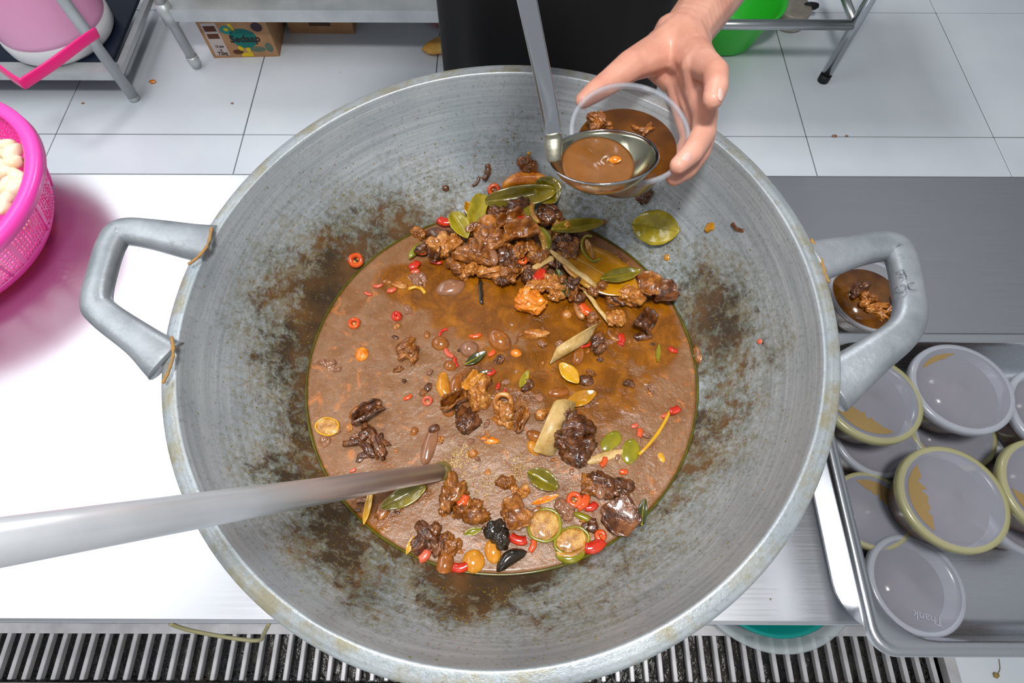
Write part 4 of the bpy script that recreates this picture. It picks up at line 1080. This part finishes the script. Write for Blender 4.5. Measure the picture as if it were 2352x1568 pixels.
# ------------------------------------------------------------------ ladle with sauce
LC = pd(1385, 357, .485); LR = .0447
lax = V((-.09, .34, 1)).normalized()
lad = empty('ladle', (0, 0, 0), 'stainless steel ladle of brown sauce tilted over the tub in the hand', 'ladle')
lx = V((1, 0, 0)); lx = (lx - lax * lx.dot(lax)).normalized(); ly = lax.cross(lx)
lad.matrix_world = frame_mat(LC, lx, ly, lax)
MAT_LADLE = steel('used_ladle_steel', (176, 172, 150), .16, 0, .05)
LD = .029; RS_ = (LR * LR + LD * LD) / (2 * LD)
lp = [(RS_ * sin(a), (RS_ - LD) - RS_ * cos(a)) for a in [math.asin(LR / RS_) * i / 16 for i in range(17)]]
link('cup', solid(lathe(lp, 72), .0011), MAT_LADLE, lad)
link('cup_rim', lathe([(LR - .0012, .0), (LR, .0011), (LR + .0012, .0), (LR, -.0012)], 72, True), MAT_CHROME, lad)
def ladle_sauce():
    up = (lad.matrix_world.to_3x3().inverted() @ V((0, 0, 1))).normalized(); lev = -.0170
    n = 64; vs = [(0, 0, 0)]; fs = []
    sc = V((0, 0, RS_ - LD)); q = RS_ - .0012
    d0 = sc.dot(up); hgt = lev - d0; rad = sqrt(max(q * q - hgt * hgt, 0)); c = sc + up * hgt
    u = V((1, 0, 0)); u = (u - up * u.dot(up)).normalized(); w = up.cross(u)
    vs = [c]; m = 10
    for i in range(n):
        a = 2 * pi * i / n
        for j in range(1, m + 1):
            rr = rad * j / m; p = c + u * rr * cos(a) + w * rr * sin(a)
            vs.append(p + up * .0009 * noise.noise(p * 90) * (1 - (j / m) ** 6))
    for i in range(n):
        k = (i + 1) % n; fs.append((0, 1 + i * m, 1 + k * m))
        for j in range(m - 1): fs.append((1 + i * m + j, 1 + i * m + j + 1, 1 + k * m + j + 1, 1 + k * m + j))
    # belly of the sauce, just inside the cup
    b = len(vs); K = 5; dn = (c - up * (hgt + q))
    for kk in range(1, K):
        t = kk / K; h2 = hgt + (-q - hgt) * t; r2 = sqrt(max(q * q - h2 * h2, 0))
        for i in range(n):
            a = 2 * pi * i / n; vs.append(sc + up * h2 + u * r2 * cos(a) + w * r2 * sin(a))
    for i in range(n):
        k = (i + 1) % n; fs.append((i * m + m, b + i, b + k, k * m + m))
        for kk in range(K - 2): fs.append((b + kk * n + i, b + (kk + 1) * n + i, b + (kk + 1) * n + k, b + kk * n + k))
    fs.append(tuple(b + (K - 2) * n + i for i in range(n))[::-1])
    return fixn(mesh(vs, fs))
link('sauce', ladle_sauce(), sauce('ladle_sauce', (112, 68, 18), (138, 90, 50), .12, 30, .3), lad)
link('shallot_bit', xf(blob_mesh(.011, .007, .006, .2, 1.5, 91), Matrix.Translation((.012, .014, -.0125))), FM['orange'], lad)
B0 = pd(1273, 372, .473); B1 = pd(1271, 318, .469); B2 = pd(1262, 250, .450); T1 = pd(1198, -60, .367); T2 = T1 + (T1 - B2) * .95
inv = lad.matrix_world.inverted()
hp = [tuple(inv @ q) for q in (B2 + (B1 - B2) * .9, B2, T1, T2)]
fdir = tuple(inv.to_3x3() @ (CAM - B2).normalized())
link('handle', sweep(smooth_path(hp, 6), .0066, .0022, fdir, 16, 3.5), MAT_CHROME, lad)
yk = [tuple(inv @ q) for q in (B1 + (B2 - B1) * .22, B1, B1.lerp(B0, .5), B0)]
link('yoke', sweep(smooth_path(yk, 6), [.0074 * max(sin((.12 + .8 * i / 18) * pi), .3) ** .35 for i in range(19)], [.0042 * max(sin((.1 + .8 * i / 18) * pi), .3) ** .35 for i in range(19)], fdir, 16, 2.1), steel('soiled_yoke_steel', (190, 186, 166), .34, 0, .08), lad)

# ------------------------------------------------------------------ tub in the hand
TC = pd(1448, 302, .552)
hand_tub = tub_tree('held_tub', TC, (.03, -.12, 1), .116, 'open clear tub held in the hand under the ladle', None, lid=False, fill=.62, spin=.3, h=.05)
link('meat_bit', xf(cluster_mesh(.028, .014, .014, 71, 6), Matrix.Translation((-.02, .022, -.010)) @ Matrix.Rotation(-.5, 4, 'Z')), FM['meat'], hand_tub)
link('meat_bit', xf(cluster_mesh(.026, .008, .006, 72), Matrix.Translation((.02, .012, -.0175)) @ Matrix.Rotation(-.4, 4, 'Z')), FM['meat'], hand_tub)

# ------------------------------------------------------------------ person
def capsule_chain(bm, pts, sub=10):
    """round tapering chain: pts = (Vector, radius)"""
    for (a, ra), (b, rb) in zip(pts, pts[1:]):
        n = max(2, int((b - a).length / (min(ra, rb) * .35)))
        for i in range(n + 1):
            t = i / n; p = a.lerp(b, t); q = ra + (rb - ra) * t
            bmesh.ops.create_icosphere(bm, subdivisions=2, radius=q, matrix=Matrix.Translation(p))
def remesh(chains, voxel, sm=6):
    bm = bmesh.new()
    for c in chains: capsule_chain(bm, c)
    me = bpy.data.meshes.new('m'); bm.to_mesh(me); bm.free()
    o = bpy.data.objects.new('tmp', me); COL.objects.link(o)
    md = o.modifiers.new('r', 'REMESH'); md.mode = 'VOXEL'; md.voxel_size = voxel
    s_ = o.modifiers.new('s', 'SMOOTH'); s_.iterations = sm; s_.factor = .5
    dg = bpy.context.evaluated_depsgraph_get(); out = bpy.data.meshes.new_from_object(o.evaluated_get(dg))
    bpy.data.objects.remove(o); return out
def J(px, py, Z, r): return (pd(px, py, Z), r)
W_ = J(1566, 88, .622, .0268); FA = J(1625, 10, .66, .031); FB = J(1705, -100, .705, .036); EL = J(1800, -250, .80, .042)
SHO = (V((.275, .90, 1.30)), .052)
hand_l = [
 [SHO, (V((.34, .92, 1.14)), .047), EL, FB, FA, W_],
 [J(1545, 76, .625, .021), J(1540, 108, .622, .022)], [J(1590, 100, .622, .021), J(1582, 122, .61, .021)],
 # palm: spokes from the wrist to the knuckles
 [W_, J(1592, 128, .60, .021), J(1612, 146, .578, .0168)],
 [W_, J(1590, 150, .612, .020), J(1604, 205, .592, .0155)],
 [J(1560, 110, .622, .020), J(1580, 170, .622, .019), J(1592, 235, .608, .0145)],
 [J(1545, 110, .628, .019), J(1560, 180, .632, .017), J(1572, 255, .622, .013)],
 [J(1600, 150, .58, .016), J(1606, 205, .59, .015)],
 # thumb
 [W_, J(1512, 122, .618, .0220), J(1450, 150, .600, .0165)],
 [J(1450, 150, .600, .0165), J(1400, 188, .594, .0135), J(1370, 208, .588, .0118), J(1340, 230, .582, .0088)],
 [J(1512, 122, .620, .021), J(1545, 135, .622, .018), J(1590, 138, .60, .0165)],
 [J(1490, 140, .620, .014), J(1540, 190, .640, .012)],
 # index
 [J(1612, 146, .578, .0168), J(1643, 166, .545, .0128), J(1645, 200, .528, .0112), J(1637, 228, .520, .0096)],
 # middle
 [J(1604, 205, .592, .0150), J(1620, 262, .578, .0128), J(1616, 305, .562, .0122), J(1590, 350, .545, .0110), J(1558, 380, .535, .0088)],
 # ring
 [J(1592, 235, .608, .0142), J(1618, 310, .592, .0118), J(1606, 350, .580, .0113), J(1578, 388, .566, .0105), J(1549, 407, .556, .0088)],
 # little finger, below the tub
 [J(1572, 255, .622, .013), J(1585, 320, .625, .0105), J(1560, 365, .618, .0096), J(1525, 392, .61, .0078)],
]
HG = T1 + (T1 - B2) * .62
hd = (T1 - B2).normalized(); sx_ = hd.cross(V((0, 1, 0))).normalized(); fy = sx_.cross(hd)
if fy.y < 0: fy = -fy
def H(a, b, c, r): return (HG + sx_ * a + fy * b + hd * c, r)
RSH = (V((-.16, .88, 1.30)), .052)
hand_r = [[RSH, (V((-.30, .72, 1.14)), .045), H(-.06, .17, -.01, .034), H(-.035, .085, 0, .026)],
 [H(-.035, .085, 0, .026), H(-.028, .05, .03, .02), H(-.024, .02, .034, .014)], [H(-.035, .085, 0, .026), H(-.030, .04, 0, .021), H(-.028, .015, -.002, .014)],
 [H(-.035, .085, -.01, .024), H(-.03, .045, -.03, .019), H(-.027, .015, -.036, .013)],
 [H(-.018, .06, .03, .017), H(.006, .03, .045, .012), H(.004, .006, .055, .009)]]
for k in range(4):
    c = .033 - k * .0205; f_ = (1, 1.05, 1, .85)[k]
    hand_r.append([H(-.026, .018, c, .0105), H(-.014, -.016 * f_, c, .0095), H(.012, -.017 * f_, c, .009), H(.020, .004, c, .008)])
fine = remesh(hand_l + hand_r, .0021, 5)
pcx, pcy = .07, .90
coarse = remesh([
 [(V((pcx, pcy, .92)), .125), (V((pcx, pcy + .0, 1.10)), .115), (V((pcx - .01, pcy, 1.27)), .115), (V((pcx - .01, pcy - .03, 1.36)), .07), (V((pcx - .01, pcy - .06, 1.42)), .055), (V((pcx - .01, pcy - .09, 1.47)), .053)],
 [SHO, (V((pcx - .01, pcy, 1.29)), .09), RSH],
 [(V((pcx - .01, pcy - .11, 1.54)), .082), (V((pcx - .01, pcy - .08, 1.60)), .092)], [(V((pcx - .01, pcy - .14, 1.50)), .060), (V((pcx - .01, pcy - .15, 1.46)), .04)],
 [(V((pcx - .01, pcy - .178, 1.545)), .013), (V((pcx - .01, pcy - .196, 1.515)), .014)],
 [(V((pcx - .10, pcy - .08, 1.54)), .016), (V((pcx - .10, pcy - .08, 1.57)), .016)], [(V((pcx + .08, pcy - .08, 1.54)), .016), (V((pcx + .08, pcy - .08, 1.57)), .016)],
 [(V((pcx - .085, pcy, .90)), .095), (V((pcx - .09, pcy - .01, .50)), .060), (V((pcx - .09, pcy + .02, .10)), .038), (V((pcx - .09, pcy + .0, .045)), .040), (V((pcx - .10, pcy - .14, .03)), .028)],
 [(V((pcx + .085, pcy, .90)), .095), (V((pcx + .09, pcy - .01, .50)), .060), (V((pcx + .09, pcy + .02, .10)), .038), (V((pcx + .09, pcy + .0, .045)), .040), (V((pcx + .10, pcy - .14, .03)), .028)],
], .009, 4)
per = empty('person', (pcx, pcy, 0), 'person in black apron and dark shirt behind the table holding tub and ladle', 'person')
def plink(name, me, mat, lab=None, parent=None):
    o = link(name, xf(me, Matrix.Translation((-pcx, -pcy, 0))), mat, parent or per)
    if lab: tag(o, lab)
    return o
body = plink('body', join(fine, coarse), MAT_SKIN)
def nail(px, py, Z, w, h, rot, tip=(0, 0, 1)):
    c = pd(px, py, Z); n = V(tip).normalized()
    d = (RT * cos(radians(rot)) + UP * sin(radians(rot))); d = (d - n * d.dot(n)).normalized()
    m_ = xf(blob_mesh(w, h, .0030, 0, 1, 0, 3), frame_mat(c, d, n.cross(d), n)); plink('nail', m_, MAT_NAIL, None, body)
tc = -FW
nail(1655, 217, .5135, .0125, .0085, -105, tc + RT * .85)
nail(1577, 363, .5295, .0120, .0085, -135, tc + RT * .4 - UP * .25)
nail(1562, 401, .5510, .0120, .0085, -150, tc + RT * .4 - UP * .3)
for sx in (-1, 1):
    plink('eye', xf(ico(3), Matrix.Translation((pcx - .01 + sx * .032, pcy - .182, 1.555)) @ Matrix.Scale(.0115, 4)), M('dark_eye' , (30, 20, 16), rough=.1), None, body)
plink('mouth', xf(blob_mesh(.05, .012, .014, .05), Matrix.Translation((pcx - .01, pcy - .192, 1.482))), M('lips', (170, 90, 84), rough=.4), None, body)
plink('hair', xf(blob_mesh(.205, .215, .17, .05, 2), Matrix.Translation((pcx - .01, pcy - .055, 1.625))), M('black_hair', (16, 13, 12), rough=.6))
def ell(cx, cy, z, a, b, n=40): return [(cx + a * cos(2 * pi * i / n), cy + b * sin(2 * pi * i / n), z) for i in range(n)]
plink('shirt', loft([ell(pcx, pcy, .88, .178, .135), ell(pcx, pcy, 1.0, .172, .132), ell(pcx, pcy, 1.15, .180, .135), ell(pcx - .005, pcy, 1.27, .205, .132), ell(pcx - .01, pcy, 1.35, .17, .105), ell(pcx - .01, pcy - .03, 1.39, .085, .075)]), MAT_SHIRT)
for sgn, s0, e0 in ((1, SHO, (V((.34, .92, 1.14)), .05)), (-1, RSH, (V((-.27, .765, 1.17)), .05))):
    plink('sleeve', sweep([tuple(s0[0] + V((-sgn * .04, 0, .02))), tuple(s0[0].lerp(e0[0], .4)), tuple(e0[0])], [.068, .064, .062], [.07, .064, .062], (0, 1, 0), 20), MAT_SHIRT)
for sgn in (-1, 1):
    plink('trouser_leg', sweep([(pcx + sgn * .085, pcy, .95), (pcx + sgn * .088, pcy - .005, .7), (pcx + sgn * .09, pcy - .01, .45), (pcx + sgn * .09, pcy + .01, .07)], [.098, .094, .08, .068], [.12, .1, .085, .075], (0, 1, 0), 20), MAT_BLACK)
def apron():
    vs, fs = [], []; nu, nv = 28, 16
    for j in range(nv + 1):
        z = 1.22 - j / nv * .78; wd = 1.15 if j > 4 else .6 + j * .12
        for i in range(nu + 1):
            a = -pi / 2 + (i / nu * 2 - 1) * wd * 1.15
            fold = .008 * sin(i * 1.1 + j * .05) * (j / nv) ** 1.5
            A = .190 if z > .95 else .190 + .01 * (.95 - z)
            vs.append((pcx + (A + fold) * cos(a), pcy + (.150 + fold) * sin(a), z))
    for j in range(nv):
        for i in range(nu): k = j * (nu + 1) + i; fs.append((k, k + 1, k + nu + 2, k + nu + 1))
    return solid(mesh(vs, fs), .002)
plink('apron', apron(), MAT_BLACK)
for sgn in (-1, 1):
    plink('shoe', xf(blob_mesh(.095, .25, .09, .05, 1), Matrix.Translation((pcx + sgn * .095, pcy - .06, .045))), MAT_BLACK)

# ------------------------------------------------------------------ back work table with shelf, boxes
bt = empty('back_work_table', (-.30, 2.0, 0), 'galvanised work table at the back left with a low shelf over the cardboard boxes', 'table')
SX0, SX1, SY0, SY1 = -1.10, .36, 1.69, 2.30
def btl(name, me, mat, **k): return link(name, xf(me, Matrix.Translation((.30, -2.0, 0))), mat, bt, **k)
btl('shelf', slab(SX0 + .01, SX1, SY0 + .004, SY1, .178, .214), MAT_OLD, smooth=False)
btl('shelf_lip', slab(SX0 + .01, SX1, SY0, SY0 + .004, .176, .216), MAT_OLD, smooth=False)
btl('tabletop', slab(SX0 - .02, SX1 + .02, SY0 - .02, SY1 + .02, .80, .83), MAT_OLD, smooth=False)
for lx_ in (SX0 + .02, SX1 - .02):
    for ly_ in (SY0 + .012, SY1 - .02):
        l = btl('leg', tube((lx_, ly_, .035), (lx_, ly_, .80), .0165), MAT_OLD)
        link('foot', xf(sweep([(lx_, ly_, 0), (lx_, ly_, .03), (lx_, ly_, .045)], [.015, .020, .019], [.015, .020, .019], (0, 1, 0), 14), Matrix.Translation((.30, -2.0, 0))), MAT_OLD, l)
        link('bracket', xf(tube((lx_, ly_, .165), (lx_, ly_, .232), .023), Matrix.Translation((.30, -2.0, 0))), MAT_OLD, l)
cb = empty('cream_bowl', (-.93, 1.86, .216), 'cream plastic bowl standing on the low shelf of the back table', 'bowl')
link('shell', solid(lathe([(0, .004), (.09, .004), (.11, .015), (.14, .10)], 56), .003), MAT_CREAM, cb)
# printed carton
bx = empty('printed_carton', (-.925, 1.86, 0), 'open brown carton with a teal printed logo under the back shelf', 'box', None, radians(2.5))
CW, CD, CH = .222, .215, .142
front = link('front_panel', box(CW, .004, CH, (0, -CD / 2, CH / 2)), MAT_CARD, bx, False)
link('back_panel', box(CW, .004, CH, (0, CD / 2, CH / 2)), MAT_CARD, bx, False)
link('side_panel', box(.004, CD, CH, (-CW / 2, 0, CH / 2)), MAT_CARD, bx, False)
link('side_panel', box(.004, CD, CH, (CW / 2, 0, CH / 2)), MAT_CARD, bx, False)
link('bottom_panel', box(CW, CD, .004, (0, 0, .002)), MAT_CARD, bx, False)
fy_ = -CD / 2 - .0022
def flat(name, poly, mat, dy=0, lab=None):
    n = len(poly); vs = [(x, fy_ - dy, z) for x, z in poly] + [(x, fy_ - dy + .0006, z) for x, z in poly]
    o = link(name, fixn(mesh(vs, [tuple(range(n)), tuple(range(n, 2 * n))[::-1]] + [(i, n + i, n + (i + 1) % n, (i + 1) % n) for i in range(n)])), mat, front, False)
    if lab: tag(o, lab)
    return o
def ellp(cx, cz, a, b, n=24, wob=0): return [(cx + a * (1 + wob * sin(3 * t)) * cos(t), cz + b * sin(t)) for t in [2 * pi * i / n for i in range(n)]]
PR = lambda n, c: M(n, c, rough=.8)
INK = PR('dark_print', (44, 28, 26)); TEALP = PR('teal_print', (0, 112, 104)); YEL = PR('yellow_print', (220, 190, 20)); LBL = PR('pale_label', (196, 182, 178)); BRN = PR('brown_print', (92, 50, 30)); GRNP = PR('green_print', (92, 110, 92)); PUR = PR('dark_plum_print', (58, 42, 52)); CYA = PR('blue_green_print', (30, 140, 140))
flat('label_panel', [(-.101, .010), (-.052, .010), (-.052, .130), (-.101, .130)], LBL, .0002, 'pale printed label strip')
flat('label_mark', [(-.096, .100), (-.058, .100), (-.058, .120), (-.096, .120)], BRN, .0006)
flat('label_mark', [(-.096, .074), (-.058, .074), (-.058, .092), (-.096, .092)], BRN, .0006)
flat('logo_field', ellp(.018, .072, .044, .036, 28, .05), TEALP, .0002, 'teal logo field')
flat('round_print', ellp(-.026, .104, .020, .015), CYA, .0002); flat('round_print', ellp(-.026, .106, .008, .006), YEL, .0006)
flat('round_print', ellp(.076, .112, .0185, .0165), PUR, .0002)
flat('yellow_print', [(-.012, .098), (.0, .098), (-.004, .126), (-.016, .126)], YEL, .0002)
flat('yellow_print', ellp(-.006, .036, .008, .010), YEL, .0002); flat('yellow_print', ellp(.018, .030, .007, .011), YEL, .0002)
flat('yellow_print', [(-.012, .004), (.026, .004), (.026, .018), (-.012, .018)], YEL, .0002)
flat('green_print', ellp(.050, .030, .026, .010), GRNP, .0002); flat('green_print', ellp(.090, .036, .013, .018), GRNP, .0002)
flat('brown_print', ellp(-.020, .022, .018, .009), BRN, .0002)
def txt(s, size, x, z, mat=INK, sh=0, bold=True):
    me = text_mesh(s, size, .0003, bold)
    o = link('lettering', xf(me, Matrix.Translation((x, fy_ - .0011, z)) @ Matrix.Rotation(pi / 2, 4, 'X') @ Matrix(((1, sh, 0, 0), (0, 1, 0, 0), (0, 0, 1, 0), (0, 0, 0, 1)))), mat, front, False)
txt('Sedaap', .036, .022, .070, INK, .15); txt('72kg', .017, -.074, .018); txt('x', .012, -.074, .032); txt('12 pcs', .011, -.074, .045)
cd2 = empty('plain_carton', (-.674, 1.985, 0), 'plain brown carton with dark tape standing deeper under the back shelf', 'box', None, radians(-1))
CW2, CD2, CH2 = .225, .22, .15
f2 = link('front_panel', box(CW2, .004, CH2, (0, -CD2 / 2, CH2 / 2)), MAT_CARD, cd2, False)
link('back_panel', box(CW2, .004, CH2, (0, CD2 / 2, CH2 / 2)), MAT_CARD, cd2, False)
for s_ in (-1, 1): link('side_panel', box(.004, CD2, CH2, (s_ * CW2 / 2, 0, CH2 / 2)), MAT_CARD, cd2, False)
link('flap', box(CW2, CD2, .004, (0, 0, CH2)), MAT_CARD, cd2, False)
link('tape', box(.075, .001, .05, (.0, -CD2 / 2 - .0024, .055)), PR('dark_tape', (84, 62, 46)), f2, False)
st = link('stalks', join(*[xf(blob_mesh(.06, .012, .012, .2, 2, i), Matrix.Translation((.02 + .02 * sin(i * 2.2), -.05 + .03 * cos(i * 1.7), .135 + .004 * (i % 3))) @ Matrix.Rotation(i * 1.1, 4, 'Z')) for i in range(14)]), M('pale_straw', (170, 140, 80), (140, 110, 60), .8, ns=60), None, loc=(-.925, 1.86, 0))
tag(st, 'bundle of pale dry stalks sticking out of the printed carton', 'stalks')
pk = link('orange_packet', xf(blob_mesh(.11, .07, .03, .3, 1.5, 5), Matrix.Rotation(.6, 4, 'Z')), M('orange_yellow_wrapper', (226, 160, 60), (244, 196, 110), .5, ns=20), None, loc=pz(1008, 104, .016))
tag(pk, 'small orange-yellow packet on the floor by the person\'s leg', 'packet')
pk2 = link('pink_scrap', xf(sheet_mesh(.10, .03, .3, 9), Matrix.Rotation(-.8, 4, 'Z')), M('pinkish_paper', (206, 150, 150), rough=.7), None, loc=pz(990, 50, .008))
tag(pk2, 'pinkish paper scrap on the floor under the back shelf', 'scrap')
ch = F and None
for i, (px, py, s_) in enumerate(((350, 187, .016), (190, 237, .007), (533, 237, .007), (1917, 312, .011), (1945, 312, .007))):
    o = link('food_crumb', blob_mesh(s_ * 1.5, s_, s_ * .6, .3, 1.6, 40 + i, 2), FM['orange'] if i == 0 else FM['mauve'], None, loc=pz(px, py, s_ * .25))
    tag(o, ('orange crumb on the floor beside the rack leg', 'tiny crumb in the jug shadow on the floor', 'tiny brown crumb on the floor below the printed carton', 'brown crumb on the tile joint right of the wok', 'tiniest brown crumb on the tile joint right of the wok')[i], 'crumb')
hr2 = empty('dried_sprig', pz(2285, 1550, 0), 'dry yellowish sprig on the floor tile by the drain end', 'sprig')
link('head', blob_mesh(.013, .011, .006, .4, 2, 3, 2), M('dry_olive', (150, 126, 70), rough=.8), hr2, loc=(0, 0, .004))
link('stem', sweep(smooth_path([(0, 0, .003), (.012, .010, .003), (.018, .03, .002)], 5), .0008, .0008, (0, 0, 1), 6), M('dry_stem', (120, 110, 96), rough=.8), hr2)

# ------------------------------------------------------------------ rack with the pink jug, back left
LGX, LGY = -1.251, 1.549
rk = empty('steel_rack', (LGX, LGY, 0), 'low steel rack at the far left carrying the pink jug', 'rack')
def rkl(name, me, mat, p=None, **k): return link(name, xf(me, Matrix.Translation((-LGX, -LGY, 0))), mat, p or rk, **k)
for lx_, ly_ in ((LGX, LGY), (LGX - .75, LGY), (LGX, LGY + .62), (LGX - .75, LGY + .62)):
    l = rkl('leg', tube((lx_, ly_, .012), (lx_, ly_, .78), .0165), MAT_OLD)
    rkl('foot_cap', tube((lx_, ly_, 0), (lx_, ly_, .014), .0175), MAT_OLD, l)
RZ = .115
rkl('shelf', slab(LGX - .75, LGX - .02, LGY + .035, LGY + .40, RZ - .012, RZ), M('shaded_shelf_blue', (16, 30, 50), rough=.3), smooth=False)  # steel shelf: its shade and dark bluish reflection are put into the colour
for s_ in (-.75, 0): rkl('side_bar', slab(LGX + s_ - .01, LGX + s_ + .01, LGY, LGY + .62, RZ - .03, RZ - .012), MAT_OLD, smooth=False)
rkl('crossbar', slab(LGX - .75, LGX, LGY - .012, LGY + .034, RZ - .03, RZ - .001), MAT_OLD, smooth=False)
JR = .168
P1 = pz(75, 158, RZ); P2 = pz(268, 65, RZ)
# circle of radius JR through both points, on the far-left side
mid_ = (P1 + P2) / 2; hv = (P2 - P1); hh = sqrt(max(JR ** 2 - (hv.length / 2) ** 2, 0)); pv = V((-hv.y, hv.x, 0)).normalized()
JC = mid_ + pv * hh; JC.z = RZ
jg = empty('pink_jug', JC, 'large pink round jug with a white base on the steel rack', 'jug')
link('base', lathe([(0, .001), (JR - .012, .001), (JR - .003, .012), (JR, .04), (JR - .003, .058), (0, .058)], 72), MAT_WHITE, jg)
link('body', lathe([(0, .058), (JR - .006, .058), (JR - .004, .075), (JR + .004, .22), (JR + .01, .40), (JR - .01, .43), (0, .435)], 72), MAT_PINK, jg)
hp_ = [pd(222, 75, 1.49), pd(190, 96, 1.44), pd(120, 148, 1.385), pd(52, 193, 1.345), pd(20, 172, 1.36), pd(-40, 122, 1.41)]
link('handle', sweep(smooth_path([tuple(p - JC) for p in (hp_[0], hp_[1], hp_[2], hp_[3].lerp(hp_[2], .06))], 5) + smooth_path([tuple(p - JC) for p in (hp_[3], hp_[4], hp_[5])], 5), .004, .0125, (0, .2, 1), 12, 4), MAT_HOT, jg)
bl_ = empty('blue_bucket', (-1.37, 2.37, 0), 'blue plastic bucket in the shade behind the pink jug', 'bucket')
link('shell', solid(lathe([(0, .004), (.10, .004), (.11, .01), (.145, .27), (.152, .275)], 56), .003), MAT_BLUE, bl_)

# ------------------------------------------------------------------ rack and green basin, back right
GX, GY = 1.048, 1.647
r2k = empty('tube_rack', (GX, GY, 0), 'round tube steel rack with black rubber feet at the back right', 'rack')
def r2(name, me, mat, p=None, **k): return link(name, xf(me, Matrix.Translation((-GX, -GY, 0))), mat, p or r2k, **k)
for lx_, ly_ in ((GX, GY), (GX - .62, GY), (GX, GY + .38), (GX - .62, GY + .38)):
    l = r2('leg', tube((lx_, ly_, .02), (lx_, ly_, .75), .0165), MAT_CHROME)
    r2('foot_cap', tube((lx_, ly_, 0), (lx_, ly_, .026), .0185), MAT_RUBBER, l)
CBZ = .205
r2('crossbar', tube((GX - .62, GY, CBZ), (GX, GY, CBZ), .0150), MAT_TUBE)
r2('crossbar', tube((GX - .62, GY + .38, CBZ), (GX, GY + .38, CBZ), .0150), MAT_TUBE)
for s_ in (-.62, 0): r2('side_bar', tube((GX + s_, GY, CBZ), (GX + s_, GY + .38, CBZ), .0130), MAT_TUBE)
r2('top', slab(GX - .66, GX + .03, GY - .03, GY + .42, .75, .78), MAT_OLD, smooth=False)
gb = empty('green_basin', (.735, 1.865, 0), 'bright green plastic basin standing under the tube rack', 'basin')
link('shell', solid(lathe([(0, .004), (.098, .004), (.108, .012), (.150, .14), (.158, .155), (.168, .16), (.170, .155)], 64), .0028), MAT_GREEN, gb)
kt = empty('small_kettle', (.985, 1.935, 0), 'small grimy metal pot behind the crossbar of the tube rack', 'pot')
link('pot_body', lathe([(0, .001), (.05, .001), (.058, .01), (.06, .06), (.056, .066), (0, .066)], 40), M('grimy_pale_metal', (150, 138, 128), (190, 180, 170), .5, .3, 12), kt)
link('pot_handle', xf(blob_mesh(.06, .026, .026, .1), Matrix.Translation((.06, .01, .06))), MAT_RUBBER, kt)
dup = [l for l, n in USED.items() if len(n) > 1]
dup = [l for l in dup if 'small scrap of braised' not in l]
if dup: print('DUPLICATE LABELS', dup)

bn = empty('shade_filler_bin', (-1.12, 2.07, 0), 'added black bin standing in for deep shade between the pink jug and the printed carton', 'bin')  # added dark object, deepens the shade under the back table
link('shell', solid(lathe([(0, .004), (.08, .004), (.085, .012), (.098, .16), (.104, .165)], 48), .003), MAT_RUBBER, bn)
